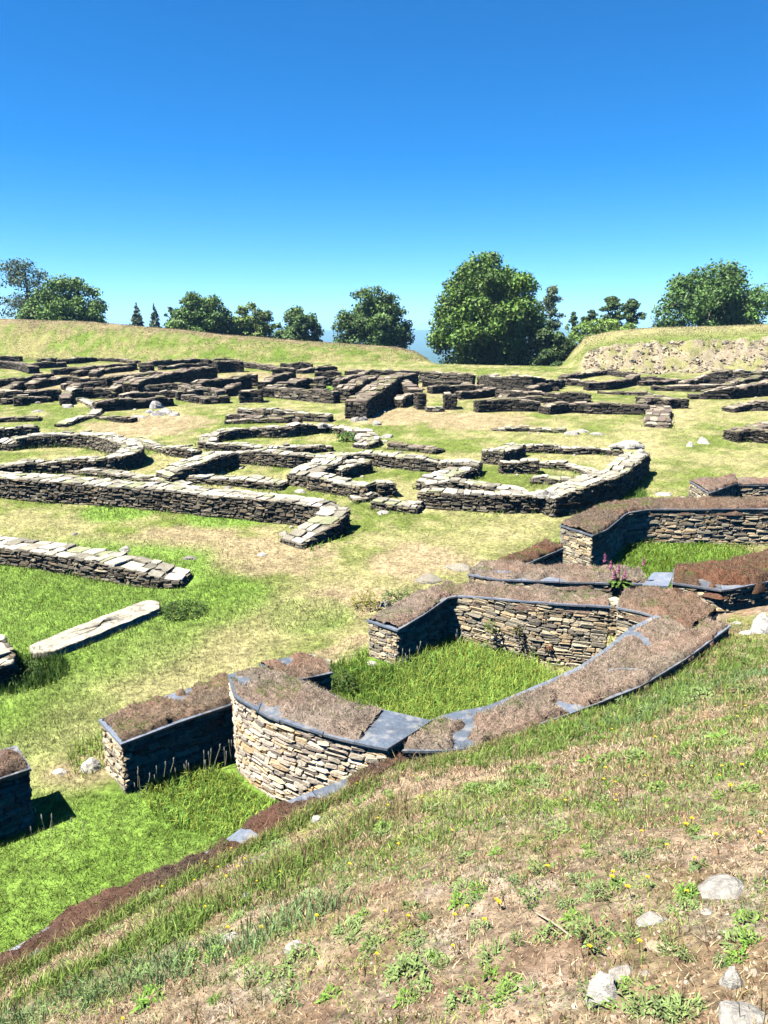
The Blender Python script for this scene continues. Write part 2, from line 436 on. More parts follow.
        while x < L - .03:
            l = slabln * rng.uniform(.6, 1.3)
            if L - x - l < .3: l = L - x
            a, b = x + .004, min(x + l, L) - .004
            aa = a - (overh if x == 0 else 0); bb_ = b + (overh if x + l >= L - 1e-6 else 0)
            k = max(2, int((b - a) / .15) + 1); tt = np.linspace(a, b, k)
            ll = np.stack([np.interp(tt, q, Lr[:, j]) for j in range(3)], 1); rr = np.stack([np.interp(tt, q, Rr[:, j]) for j in range(3)], 1)
            nn = (ll - rr)[:, :2]; nn /= np.linalg.norm(nn, axis=1)[:, None]
            o1, o2 = overh * rng.uniform(.7, 1.25), overh * rng.uniform(.7, 1.25)
            ll[:, :2] += nn * o1; rr[:, :2] -= nn * o2
            if x == 0:
                ll[0, :2] -= tdir * overh; rr[0, :2] -= tdir * overh
            if x + l >= L - 1e-6:
                ll[-1, :2] += tend * overh; rr[-1, :2] += tend * overh
            zo = rng.uniform(0, .012); t = .024
            pr = np.stack([ll + [0, 0, zo], rr + [0, 0, zo], rr + [0, 0, zo + t], ll + [0, 0, zo + t]], 1)
            cc = pick('slate', 1, .12)[0]
            mc.grid(pr, cc, closed=True)
            for e in (pr[0], pr[-1]): mc.add(e[None], [(0, 1, 2, 3)], cc[None])
            x += l
        mc.build('slate_capping', M_slate, root)
    if turf:
        add_turf(root, Lr, Rr, ztop + (.03 if cap == 'slate' else -.02), q, **turf)
    return root

def blades(mb, x, y, z, hgt, wid, lean, cols, seg2=True, dirx=None):
    """thin grass blades as bent two-segment strips"""
    N = len(x)
    az = rng.uniform(0, 2 * math.pi, N); la = rng.uniform(0, 2 * math.pi, N)
    ax, ay = np.cos(az), np.sin(az)
    lx, ly = np.cos(la) * lean * hgt, np.sin(la) * lean * hgt
    b = np.stack([x, y, z], 1)
    wv = np.stack([ax * wid / 2, ay * wid / 2, np.zeros(N)], 1)
    tip = b + np.stack([lx, ly, hgt * np.sqrt(np.maximum(.15, 1 - lean ** 2 * .7))], 1)
    if seg2:
        mid = b + np.stack([lx * .35, ly * .35, hgt * .6], 1)
        V = np.stack([b - wv, b + wv, mid + wv * .75, mid - wv * .75, tip], 1)
        mb.add(V, [(0, 1, 2, 3), (3, 2, 4)], cols)
    else:
        mb.add(np.stack([b - wv, b + wv, tip], 1), [(0, 1, 2)], cols)

def add_turf(root, Lr, Rr, zt, q, hgt=.09, inset=.10, col=(.20, .135, .10), a=0., b=1., dens=6500, seed=1, gapf=.30, name='dead_turf', insL=0., insR=0., spread=1., holes=.24):
    L = q[-1]; n = max(4, int((b - a) * L / .034)); s = np.linspace(a * L, b * L, n); m = 29
    ll = np.stack([np.interp(s, q, Lr[:, k]) for k in range(2)], 1); rr = np.stack([np.interp(s, q, Rr[:, k]) for k in range(2)], 1)
    z0 = np.interp(s, q, zt)
    v = np.linspace(-1, 1, m) * spread
    W = np.linalg.norm(ll - rr, axis=1)[:, None]
    v = np.repeat(v[None], n, 0)
    if spread > 1:
        v = v * (1 + .16 * (np.where(v < 0, fbm(s, s * 0 + seed, 300, 3, 3.5)[:, None], fbm(s, s * 0 + seed + 9, 301, 3, 3.5)[:, None]) - .5))
    X = (ll[:, None, 0] * (1 - v) + rr[:, None, 0] * (1 + v)) / 2; Y = (ll[:, None, 1] * (1 - v) + rr[:, None, 1] * (1 + v)) / 2
    de = np.minimum((spread - v) * W / 2 - insR, (v + spread) * W / 2 - insL)
    ds = np.minimum(s - s[0], s[-1] - s)[:, None]
    edge = np.minimum(de, ds + .02) - inset * (.35 + 1.3 * fbm(X, Y, seed + 50, 3, 3.5)) + .06 - gapf * .25
    hgt = hgt * .62
    hh = hgt * (1 - np.exp(-np.maximum(edge, -.1) / .055)) * (.55 + .9 * fbm(X, Y, seed + 60, 3, 5.))
    hole = smooth(holes, holes + .08, fbm(X, Y, seed + 80, 3, 2.6))
    hh = hh * hole - .03 * (1 - hole) - .004
    hh = np.where(edge < 0, np.minimum(hh, -.004 + edge), hh)
    hh += ((fbm(X, Y, seed + 90, 2, 17.) - .5) * .075 + (fbm(X, Y, seed + 91, 2, 8.) - .5) * .06) * smooth(.0, .04, hh)
    if spread > 1: hh[:, 0] = -.14; hh[:, -1] = -.14
    Z = z0[:, None] + hh
    base = np.array(col)
    vr = fbm(X, Y, seed + 70, 3, 4.)[..., None]
    cc = base * (.65 + .7 * vr) + np.array([.03, -.005, -.01]) * (fbm(X, Y, seed + 71, 2, 2.)[..., None] - .5) * 2
    mb = MB(); mb.grid(np.stack([X, Y, Z], -1), cc)
    top = mb.build(name, M_turf, root, smooth_=True)
    # fuzz
    area = L * (b - a) * float(W.mean()); N = int(area * dens)
    i = rng.integers(0, n - 1, N); j = rng.integers(0, m - 1, N); fi = rng.random(N); fj = rng.random(N)
    def g(A): return (A[i, j] * (1 - fi) + A[i + 1, j] * fi) * (1 - fj) + (A[i, j + 1] * (1 - fi) + A[i + 1, j + 1] * fi) * fj
    x, y, z = g(X), g(Y), g(Z); hv = g(hh)
    k = hv > .004; x, y, z = x[k], y[k], z[k]; N = len(x)
    c = base[None] * rng.choice([.3, .6, 1.0, 1.6, 2.2], (N, 1)) * rng.uniform(.8, 1.2, (N, 1)) + rng.uniform(0, .05, (N, 1)) * np.array([[1, .9, .7]])
    gk = (rng.random(N) < .10) | (fbm(x, y, seed + 95, 3, 3.) > .66); c[gk] = np.array([.17, .22, .06]) * rng.uniform(.5, 1.3, (gk.sum(), 1))
    fb = MB(); blades(fb, x, y, z - .006, rng.uniform(.02, .065, N), rng.uniform(.0035, .008, N), rng.uniform(.4, 1.5, N), c, seg2=False)
    fb.build('turf_stalks', M_dry, top if False else root)

print('helpers ok')
# ------------------------------------------------------------------ NEAR WALLS (traced edges, metres)
def E(lst, z=None):
    return np.array([at_z(p[0], p[1], p[2] if len(p) > 2 else z) for p in lst])
NEAR = dict(ch=.042, ln=.16, face='tan', proud=.014, cap='slate', overh=.03)
TB_ = dict(hgt=.10, inset=.10, col=(.215, .155, .12))
TR_ = dict(hgt=.13, inset=.07, col=(.15, .085, .058))
G1 = 'near walls capped with slate and dead turf'
# straight wall left of the curved wall
ribbon('straight turf-topped wall with black shaded side, butting the curved wall',
       E([(102, 723), (160, 702), (226, 679)], .66), E([(122, 745), (180, 723), (243, 702)], .66), turf=dict(hgt=.12, inset=.0, col=(.20, .14, .10), seed=2, spread=1.04, gapf=0), group=G1, **NEAR)
# curved wall with sunlit face
ribbon('curved sunlit wall tapering out of the grass, half its slate bare of turf',
       E([(230, 678), (262, 671), (292, 680), (322, 694), (350, 706), (390, 715), (428, 724)], .95),
       E([(236, 697), (252, 708), (272, 718), (302, 729), (337, 739), (362, 745), (387, 750)], .95), curve=True, 
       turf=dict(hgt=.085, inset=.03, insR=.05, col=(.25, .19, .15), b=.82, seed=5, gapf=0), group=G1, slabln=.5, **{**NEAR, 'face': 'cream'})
ribbon('short turf-covered stub behind the curved wall, dark hollow below it',
       E([(262, 667), (296, 658), (322, 661)], .93), E([(280, 681), (305, 680), (330, 674)], .93), turf=dict(hgt=.09, inset=.0, col=(.22, .15, .11), seed=8, gapf=0, spread=1.1), group=G1, **NEAR)
# broad wall sunk in the slope, in front of the grassy enclosure
ribbon('broad wall sunk in the slope, brown turf with a blue slate inner edge',
       E([(430, 724, .88), (452, 716, .89), (486, 711, .91), (534, 690, .97), (579, 671, 1.03), (606, 652, 1.07), (631, 631, 1.12), (661, 616, 1.17)]),
       E([(404, 752, .86), (440, 753, .87), (480, 749, .89), (545, 724, .96), (600, 704, 1.02), (640, 688, 1.06), (684, 661, 1.12), (728, 628, 1.18)]),
       turf=dict(hgt=.11, inset=.0, insL=.11, insR=-.06, spread=1.06, col=(.25, .19, .145), seed=12, gapf=.1), group=G1, slabln=.9, **NEAR)
ribbon('back wall of the near grassy enclosure, pale dry stone face lit by sun',
       E([(369, 622, .78), (405, 602, .86), (440, 587, .92), (462, 587, .96), (530, 592, 1.02), (575, 595, 1.05), (604, 597, 1.07)]),
       E([(397, 631, .78), (424, 615, .86), (450, 597, .92), (475, 598, .96), (530, 603, 1.02), (580, 606, 1.05), (609, 608, 1.07)]),
       turf=dict(hgt=.09, inset=.0, col=(.24, .18, .14), seed=15, spread=1.04, gapf=0), group=G1, **NEAR)
ribbon('short wall link with a heaped brown turf top, meeting the broad sunk wall',
       E([(624, 594, 1.12), (650, 594, 1.14), (690, 600, 1.16), (716, 616, 1.18)]),
       E([(618, 609, 1.12), (640, 613, 1.14), (662, 620, 1.16), (690, 634, 1.18)]),
       turf=dict(hgt=.16, inset=.0, col=(.21, .14, .10), seed=18, spread=1.04, gapf=0), group=G1, **NEAR)
ribbon('low parallel wall just behind the near enclosure, grey-brown turf and slate lip',
       E([(480, 565, .93), (512, 566, .96), (560, 569, .98), (600, 570, 1.0), (640, 572, 1.02)]),
       E([(469, 576, .93), (500, 581, .96), (560, 583, .98), (605, 584, 1.0), (648, 585, 1.02)]),
       turf=dict(hgt=.10, inset=.0, col=(.24, .18, .14), seed=21, spread=1.04, gapf=0), group=G1, **NEAR)
ribbon('short diagonal wall with reddish turf and dark side, behind the near enclosure',
       E([(490, 567), (520, 555), (545, 543)], .85), E([(513, 571), (540, 559), (563, 549)], .85),
       turf=dict(hgt=.12, inset=.03, col=(.15, .085, .058), seed=24, spread=1.04, gapf=0), group=G1, **NEAR)
ribbon('long wall of the right enclosure, tan stone face and reddish turf corner',
       E([(561, 527, 1.05), (582, 516, 1.06), (600, 508, 1.08), (636, 502, 1.12), (700, 501, 1.14), (768, 501, 1.15), (850, 501, 1.15)]),
       E([(592, 537, 1.05), (606, 531, 1.06), (626, 514, 1.09), (650, 510, 1.12), (700, 510, 1.14), (768, 510, 1.15), (850, 510, 1.15)]),
       turf=dict(hgt=.12, inset=.0, col=(.19, .13, .095), seed=27, spread=1.04, gapf=0), group=G1, **{**NEAR, 'ch': .05, 'ln': .22})
ribbon('small slate-lipped wall end beyond the right enclosure, black side',
       E([(690, 482), (735, 477)], 1.2), E([(709, 494), (737, 484)], 1.2), turf=dict(hgt=.09, inset=.03, col=(.2, .14, .11), seed=30, spread=1.04, gapf=0, dens=1200), group=G1, **NEAR)
ribbon('stone wall running off the right edge beyond the right enclosure',
       E([(736, 480), (768, 480), (850, 480)], 1.1), E([(738, 486), (768, 486), (850, 486)], 1.1), turf=dict(hgt=.08, inset=.02, col=(.2, .14, .11), seed=31, gapf=0, dens=800), group=G1, **NEAR)
ribbon('turf-heaped wall at the right edge, dark red-brown mound on black slate',
       E([(675, 571, 1.2), (718, 569, 1.22), (768, 557, 1.26), (840, 545, 1.3)]), E([(673, 584, 1.2), (724, 592, 1.22), (768, 583, 1.26), (850, 575, 1.3)]),
       turf=dict(hgt=.20, inset=.02, col=(.15, .085, .055), seed=33, spread=1.04, gapf=0), group=G1, **NEAR)
ribbon('cut off wall block at the left edge throwing a black shadow on the grass',
       E([(15, 750), (-40, 765), (-100, 782)], .66), E([(28, 771), (-30, 790), (-100, 812)], .66), turf=dict(hgt=.12, inset=.06, col=(.19, .12, .085), seed=36, spread=1.04, gapf=0), group=G1, **NEAR)
# buried wall bottom left
ribbon('nearly buried wall edging the slope bottom left, dark red-brown turf strip',
       E([(-80, 992, .16), (0, 953, .24), (70, 917, .34), (130, 889, .43), (185, 864, .52), (230, 836, .59), (290, 805, .70), (345, 779, .78), (398, 755, .84)]),
       E([(-80, 1012, .14), (0, 970, .22), (60, 940, .32), (130, 904, .41), (196, 872, .50), (241, 846, .57), (298, 815, .68), (352, 789, .76), (406, 764, .82)]),
       turf=dict(hgt=.07, inset=-.02, col=(.12, .07, .05), seed=39, gapf=.0, spread=1.2, holes=.33), group=G1, slabln=.6, wob=.13, **{**NEAR, 'overh': 0})

# ------------------------------------------------------------------ MID AND FAR WALLS (centre line pixels on the floor)
RUIN = 'low ruined walls of the old settlement'
def CW(label, pts, w=.7, h=.5, curve=False, **kw):
    q = []; w = w * .85; far = pts[0][1] < 412 or len(pts) == 2 and pts[0][1] < 412
    for p in pts:
        hh = (p[2] if len(p) > 2 else h) * (.88 if far else .86)
        q.append(P(p[0], p[1], hh))
    q = np.array(q)
    Y = q[:, 1].mean(); short = np.linalg.norm(q[-1, :2] - q[0, :2]) < 2.0
    if curve: q = catmull(q, 5)
    Lp, Rp = edges_from_center(q, w)
    Y = q[:, 1].mean()
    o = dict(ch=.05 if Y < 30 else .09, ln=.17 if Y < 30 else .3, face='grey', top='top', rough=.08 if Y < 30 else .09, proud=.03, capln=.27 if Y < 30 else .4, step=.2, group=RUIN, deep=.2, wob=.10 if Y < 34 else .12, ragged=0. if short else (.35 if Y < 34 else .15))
    o.update(kw)
    return ribbon(label, Lp, Rp, **o)
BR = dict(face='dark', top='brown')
# front
CW('pale capped wall at the left edge, nearest of the ruined walls, above lush grass', [(-70, 533), (0, 541), (60, 548), (120, 559), (155, 566, .33), (186, 573, .2)], w=.8, h=.40, rough=.025)
CW('long straight wall crossing the left half, pale top and dark grey face', [(-80, 467), (0, 474), (100, 481), (200, 489.5), (270, 496), (312, 500), (336, 503)], w=.85, h=.62, rough=.02)
CW('short pale leg turning back from the long straight wall end', [(336, 506, .55), (334, 512, .5), (318, 524, .35), (290, 541, .12)], w=.85, rough=.02)
CW('thin low wall just behind the long straight wall at left', [(44, 463), (90, 469), (154, 477), (190, 482)], w=.5, h=.18)
CW('curving round-house wall at the left, tall on its right side', [(6, 443, .3), (16, 437, .45), (60, 433, .5), (100, 434, .55), (124, 440, .6), (131, 447, .6), (115, 454, .55), (80, 458, .45), (44, 461, .35), (0, 465, .25), (-50, 467, .2)], w=.8, curve=True)
CW('wall piece at the left edge behind the round-house', [(-40, 430), (0, 428), (38, 426)], h=.5, w=.6)
CW('curled line of low kerb stones left of the bare rock outcrop', [(60, 424), (78, 418), (97, 411), (95, 404), (80, 398)], h=.15, w=.5, curve=True)
CW('low rubble wall between the round-house and the four-sided room', [(133, 437, .15), (154, 443, .2), (175, 446, .35), (198, 450, .3)], w=.6, rough=.1)
# centre oval
CW('back rim of the oval house in the middle, pale top', [(207, 441, .3), (210, 433, .35), (224, 430, .4), (255, 427, .4), (284, 427, .4), (315, 424, .35)], w=.7, curve=True)
CW('front rim of the oval house in the middle, kinked low wall', [(207, 442), (240, 443), (262, 446), (290, 446), (331, 443)], h=.28, w=.6, curve=True)
CW('curved right end of the oval house beside a green weed', [(322, 424), (345, 426), (362, 431), (370, 438), (360, 441)], h=.3, w=.8, curve=True, rough=.09)
# four sided room
CW('left arm of the four-sided room, dark inner face', [(163, 470, .45), (195, 460, .6), (228, 449, .6)], w=.9, rough=.03)
CW('back wall of the four-sided room, level pale top', [(236, 448), (262, 450), (290, 452), (322, 452)], h=.5, w=.7, rough=.04)
CW('right arm of the four-sided room slanting to the front', [(344, 449, .5), (325, 460, .5), (300, 473, .45)], w=.95, rough=.04)
CW('low front wall of the four-sided room, loose flat stones', [(170, 473), (200, 475), (240, 478), (285, 481)], h=.2, w=.8, rough=.08)
CW('front wall continuing right of the four-sided room', [(312, 475), (340, 479), (372, 484)], h=.42, w=.6, rough=.07)
CW('thick wall block between the two middle rooms', [(332, 466), (364, 459)], h=.4, w=.9, rough=.08)
CW('back wall of the yellow-grass room, rough grey face', [(346, 452), (380, 453), (415, 457), (448, 459)], h=.42, w=.65, rough=.05)
CW('short right wall of the yellow-grass room, dark end', [(443, 461), (480, 463)], h=.4, w=.8)
CW('diagonal wall from the yellow-grass room to the front', [(464, 465), (448, 472), (428, 479)], h=.4, w=.9, rough=.06)
CW('square stub of wall standing in front of the yellow-grass room', [(376, 482), (393, 481)], h=.42, w=.75)
CW('sunken low footing in front of the square stub', [(374, 500), (398, 502), (420, 504)], h=.2, w=.7)
CW('low broken footing left of the square stub', [(352, 494), (374, 492)], h=.2, w=.6, rough=.12)
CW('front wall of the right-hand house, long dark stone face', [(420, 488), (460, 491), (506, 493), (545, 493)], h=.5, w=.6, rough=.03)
CW('inner parallel wall of the right-hand house', [(424, 480), (456, 479), (490, 484), (526, 488)], h=.42, w=.55, rough=.06)
CW('tall outer side wall of the right-hand house, weeds on its dark side', [(546, 492, .65), (579, 483, .75), (612, 471, .8), (628, 460, .8), (638, 450, .75)], w=.8, rough=.05)
CW('thin back wall of the right-hand house', [(518, 443), (560, 445), (600, 446), (622, 447)], h=.3, w=.5)
CW('short left arm at the back of the right-hand house', [(492, 452), (516, 443)], h=.45, w=.8)
CW('short inner wall inside the right-hand house', [(500, 459), (538, 460)], h=.45, w=.5)
CW('low inner kerb curving through the right-hand house', [(540, 461), (575, 465), (592, 471), (578, 478), (532, 476)], h=.18, w=.5, curve=True, rough=.09)
CW('line of low kerb stones across the open grass', [(492, 427), (530, 427.5), (566, 429)], h=.15, w=.45, rough=.09)
# right side
CW('reddish flat-topped wall end beside the grass track', [(659, 404, .3), (658, 412, .3), (657, 421, .3)], w=1.1, top='brown', face='brown')
CW('long low wall left of the reddish wall end', [(545, 404), (565, 402), (600, 403), (648, 404)], h=.5, w=.8, **BR)
CW('rounded wall mound right of the thin kerb', [(642, 397), (664, 397), (678, 400)], h=.45, w=1.2, **BR)
CW('dark wall stretching left below the oval far room', [(498, 389), (530, 391), (560, 393), (590, 393)], h=.5, w=.7, **BR)
CW('thin brown kerb line below the oval far room', [(598, 390), (625, 391), (650, 392)], h=.2, w=.5, **BR)
CW('back rim of the oval far room under the rubble bank', [(562, 376), (585, 372), (607, 370), (634, 373)], h=.35, w=.7, curve=True, **BR)
CW('front rim of the oval far room', [(586, 382), (612, 381), (628, 378), (636, 374)], h=.5, w=.6, curve=True, **BR)
CW('high wedge-shaped wall below the right rubble bank', [(681, 382, .2), (705, 375, .6), (732, 367.5, 1.1)], w=.8, **BR)
CW('pale sloping wall running off the right edge under the bank', [(732, 369, .9), (768, 371, .8), (810, 372, .8)], w=.8, face='brown', top='top')
CW('long low wall slanting up to the right edge, upper of two', [(652, 386, .25), (690, 385, .35), (720, 384, .45), (768, 374, .6), (810, 366, .6)], w=.7, **BR)
CW('long low wall slanting up to the right edge, lower of two', [(689, 393, .3), (726, 388, .6), (768, 381, .8), (810, 374, .8)], w=.8, **BR)
CW('dark low wall on the right-hand grass', [(729, 407, .25), (745, 403, .35), (768, 402, .4), (810, 401, .4)], w=.8, **BR)
CW('slab-topped wall stump at the right edge above the pale rocks', [(731, 430, .45), (750, 429, .45), (768, 431, .45), (810, 432, .45)], w=.9, **BR)
CW('second slab wall stump at the right edge, stepped behind the first', [(752, 425, .5), (768, 424, .5), (810, 424, .5)], w=.9, **BR)
# centre far
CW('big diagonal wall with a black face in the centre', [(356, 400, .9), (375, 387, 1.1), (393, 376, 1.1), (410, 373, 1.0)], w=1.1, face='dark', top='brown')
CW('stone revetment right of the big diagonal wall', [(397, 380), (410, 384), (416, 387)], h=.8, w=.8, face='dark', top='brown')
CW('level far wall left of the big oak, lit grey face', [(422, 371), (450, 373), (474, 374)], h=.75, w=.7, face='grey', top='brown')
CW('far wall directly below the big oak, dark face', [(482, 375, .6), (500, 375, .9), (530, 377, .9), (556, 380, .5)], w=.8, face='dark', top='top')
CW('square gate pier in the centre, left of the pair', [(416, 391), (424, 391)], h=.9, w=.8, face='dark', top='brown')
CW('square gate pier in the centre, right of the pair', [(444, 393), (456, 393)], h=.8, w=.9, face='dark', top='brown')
CW('low sill of stones between the two gate piers', [(426, 407), (443, 407)], h=.2, w=.6)
CW('wall leading right from the right gate pier', [(458, 391), (478, 390), (496, 387)], h=.45, w=.7, **BR)
CW('dark lone wall right of the gate piers', [(476, 400), (500, 399), (540, 399)], h=.6, w=.6, **BR)
# left far rooms
CW('low wall with pale stones in front of the far rectangular room', [(240, 408), (270, 410), (292, 412), (331, 414)], h=.35, w=.6, rough=.12)
CW('lone dark block left of the far rectangular room', [(240, 390), (262, 390)], h=.65, w=.9, **BR)
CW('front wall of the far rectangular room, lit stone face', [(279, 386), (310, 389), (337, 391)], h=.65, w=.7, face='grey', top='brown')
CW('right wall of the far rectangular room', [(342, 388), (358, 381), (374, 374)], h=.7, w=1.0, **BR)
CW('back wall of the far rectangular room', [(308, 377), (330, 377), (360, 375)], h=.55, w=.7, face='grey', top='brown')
CW('left wall of the far rectangular room, black face', [(268, 387), (290, 381), (308, 377)], h=.6, w=.8, **BR)
CW('short dark wall behind the far rectangular room', [(315, 371), (341, 371)], h=.45, w=.7, **BR)
CW('long level wall joining the rooms to the centre', [(345, 370), (380, 370), (420, 370)], h=.35, w=.6, **BR)
CW('wide dark block behind the lone dark block', [(273, 368), (295, 368)], h=.75, w=1.0, **BR)
CW('small dark wall topmost under the left bank', [(281, 363), (312, 363)], h=.5, w=.8, **BR)
CW('narrow upright pier behind the lone dark block', [(247, 374), (257, 374)], h=.75, w=.7, **BR)
CW('long dark wall left of the narrow pier', [(196, 381), (225, 377), (247, 374)], h=.85, w=.8, **BR)
CW('pale faced low wall right of the rock outcrop, set back', [(140, 385), (180, 384), (205, 387), (222, 389)], h=.6, w=.7, face='grey', top='brown')
CW('broad dark wall above the pale faced low wall', [(130, 381), (160, 374), (195, 368), (212, 366)], h=.9, w=.9, **BR)
CW('dark wall right of centre in the upper left cluster', [(215, 362), (230, 361), (243, 361)], h=.8, w=.8, **BR)
CW('thin wall sloping right under the left bank', [(245, 362), (262, 364), (276, 366)], h=.4, w=.7, **BR)
CW('long thin wall topmost of the upper left cluster', [(141, 362), (170, 360), (206, 358)], h=.4, w=.7, **BR)
CW('small dark block in the upper left cluster', [(141, 365), (152, 365)], h=.5, w=.9, **BR)
CW('dark wall slanting left of the broad dark wall', [(102, 378), (130, 374), (160, 371)], h=.6, w=.8, **BR)
CW('thin wall in the middle of the upper left cluster', [(73, 372), (102, 369), (130, 366)], h=.35, w=.7, **BR)
CW('long low wall under the left bank', [(52, 368), (95, 366), (135, 363)], h=.5, w=.7, **BR)
CW('dark low wall ending at the long bank, left', [(56, 359), (75, 358), (92, 356)], h=.45, w=.8, **BR)
CW('thin wall continuing right along the foot of the left bank', [(93, 357), (115, 358), (138, 360)], h=.3, w=.6, **BR)
CW('small square dark block at the foot of the left bank', [(40, 358), (54, 358)], h=.55, w=1.0, **BR)
CW('topmost wall at the left edge', [(-30, 356), (0, 356), (21, 356)], h=.45, w=.8, **BR)
CW('second wall down at the left edge, bending right', [(-30, 361), (0, 361), (18, 362), (34, 366)], h=.55, w=.8, **BR)
CW('third wall down at the left edge, rising right', [(-30, 381), (0, 379), (25, 377), (49, 373)], h=.5, w=.8, **BR)
CW('short wall beside the third wall at left', [(29, 382), (45, 379), (60, 376)], h=.45, w=.8, **BR)
CW('fourth wall down at the left edge, level and dark', [(-30, 393), (0, 392), (61, 389)], h=.6, w=.8, **BR)
CW('dark wall right of the level left edge wall, stones heaped on it', [(68, 390), (90, 388), (116, 388)], h=.55, w=.8, rough=.2, face='dark', top='brown')
CW('straight wall behind the bare rock outcrop', [(94, 402), (130, 399), (172, 396)], h=.5, w=.7, **BR)
CW('thin wall line in front of the fourth wall at the left edge', [(-20, 399), (20, 398), (50, 396)], h=0.3, w=.6, **BR)
CW('thin wall between the third and fourth walls at left', [(62, 384), (90, 382), (118, 381)], h=0.35, w=.6, **BR)
CW('narrow ridge of stones above the straight wall behind the outcrop', [(120, 394), (150, 392), (178, 391)], h=0.35, w=.6, **BR)
CW('slanting low wall in the middle of the upper left cluster', [(150, 379), (175, 376), (196, 373)], h=0.4, w=.6, **BR)
CW('thin low wall right of the wide dark block', [(300, 369), (318, 367), (336, 366)], h=0.35, w=.6, **BR)
CW('low wall between the topmost walls and the left bank foot', [(160, 366), (185, 364), (212, 363)], h=0.3, w=.6, **BR)
CW('kerb of stones left of the lone dark block', [(186, 394), (205, 397), (228, 396)], h=0.35, w=.6, **BR)
CW('short wall inside the far rectangular room', [(300, 383), (325, 384)], h=0.3, w=.6, **BR)
CW('thin far wall between the left gate pier and the bank', [(424, 381), (446, 382), (470, 381)], h=0.35, w=.6, **BR)
CW('low far wall between the two walls below the big oak', [(500, 382), (530, 384), (558, 385)], h=0.35, w=.6, **BR)
CW('dark far wall right of the wall below the big oak', [(560, 379), (580, 380), (596, 382)], h=0.35, w=.6, **BR)
CW('low far wall left of the long low wall, on the grass', [(500, 396), (530, 396.5), (556, 397)], h=0.3, w=.6, **BR)
CW('thin wall line under the rubble bank, left of the wedge wall', [(640, 381), (660, 380), (680, 379)], h=0.3, w=.6, **BR)
CW('short wall at the right edge between the slanting walls', [(738, 391), (768, 389), (800, 388)], h=0.35, w=.6, **BR)
CW('low wall at left between the curled kerb and the left edge', [(-20, 417), (15, 416), (40, 415)], h=0.25, w=.6, **BR)
CW('thin kerb behind the back rim of the oval house', [(225, 419), (260, 418), (300, 418)], h=0.2, w=.6, **BR)
CW('low wall behind the back wall of the yellow-grass room', [(390, 443), (420, 445), (440, 448)], h=0.2, w=.6, **BR)
CW('short cross wall joining the two lowest dark walls at the left edge', [(18, 399), (26, 394), (34, 390)], h=0.38, w=.55, **BR)
CW('cross wall linking the third and fourth walls at the left edge', [(2, 391), (12, 385), (20, 380)], h=0.5, w=.55, **BR)
CW('cross wall closing the room beside the heaped stones, left side', [(64, 396), (70, 389), (78, 382)], h=0.5, w=.55, **BR)
CW('cross wall between the broad dark wall and the heaped stones', [(112, 387), (122, 381), (132, 376)], h=0.6, w=.55, **BR)
CW('slanting cross wall under the long low wall of the left bank', [(92, 372), (104, 367), (116, 363)], h=0.38, w=.55, **BR)
CW('low wall running behind the pale faced wall to the narrow pier', [(176, 391), (205, 389), (232, 387)], h=0.5, w=.55, **BR)
CW('cross wall dropping from the long dark wall to the lone dark block', [(228, 386), (238, 380), (247, 375)], h=0.55, w=.55, **BR)
CW('narrow wall closing the top of the upper left cluster', [(206, 360), (224, 358), (240, 358)], h=0.35, w=.55, **BR)
CW('cross wall between the wide dark block and the far rectangular room', [(262, 382), (276, 376), (290, 371)], h=0.55, w=.55, **BR)
CW("straight inner wall right of the far rectangular room's back", [(336, 380), (352, 376), (366, 372)], h=0.5, w=.55, **BR)
CW('low wall crossing in front of the small square block, far left', [(20, 364), (44, 363), (66, 362)], h=0.4, w=.55, **BR)
CW('thin dark wall just below the long low wall under the left bank', [(60, 376), (84, 377), (108, 376)], h=0.38, w=.55, **BR)
CW('short cross wall at the foot of the stone revetment', [(398, 398), (408, 394), (416, 391)], h=0.5, w=.55, **BR)
CW('long back wall running from the big diagonal wall past the piers', [(430, 385), (456, 384), (484, 384)], h=0.5, w=.55, **BR)
CW('cross wall joining the dark lone wall to the wall above it', [(500, 397), (506, 392), (512, 388)], h=0.38, w=.55, **BR)
CW('dark curved wall left of the oval far room', [(530, 386), (548, 382), (562, 378)], h=0.5, w=.55, **BR)
CW('cross wall at the right end of the long low grass wall', [(640, 403), (648, 398), (654, 394)], h=0.4, w=.55, **BR)
CW('straight wall under the bank between the wedge and oval rooms', [(640, 376), (660, 377), (678, 378)], h=0.4, w=.55, **BR)
CW('thin low wall linking the curled kerb to the bare rock outcrop', [(100, 414), (118, 417), (134, 418)], h=0.2, w=.55, **BR)
CW('low broken wall in the grass between the oval house and far room', [(228, 414), (246, 415), (262, 416)], h=0.25, w=.55, **BR)
print('walls ok', len(WALLS))

# ------------------------------------------------------------------ ground colour
PATH = np.array([P(60, 745)[:2], P(130, 690)[:2], P(230, 645)[:2], P(320, 600)[:2], P(400, 570)[:2], P(480, 540)[:2], P(580, 500)[:2], P(620, 470)[:2], P(650, 430)[:2], P(690, 405)[:2]])
LUSH = [(P(40, 720)[:2], 1.1), (P(60, 590)[:2], 3.2), (P(-40, 640)[:2], 3.5), (P(110, 640)[:2], 1.6), (P(200, 600)[:2], 1.4), (P(100, 900)[:2], 2.0), (P(200, 830)[:2], 1.4), (P(290, 780)[:2], .9), (P(0, 920)[:2], 2.), (P(440, 690)[:2], 1.6), (P(660, 562)[:2], 2.2),
        (P(600, 495)[:2], 1.5), (P(320, 390)[:2], 2.5), (P(250, 495)[:2], .01), (P(310, 615)[:2], .8), (P(230, 515)[:2], 1.2), (P(120, 510)[:2], 1.)]
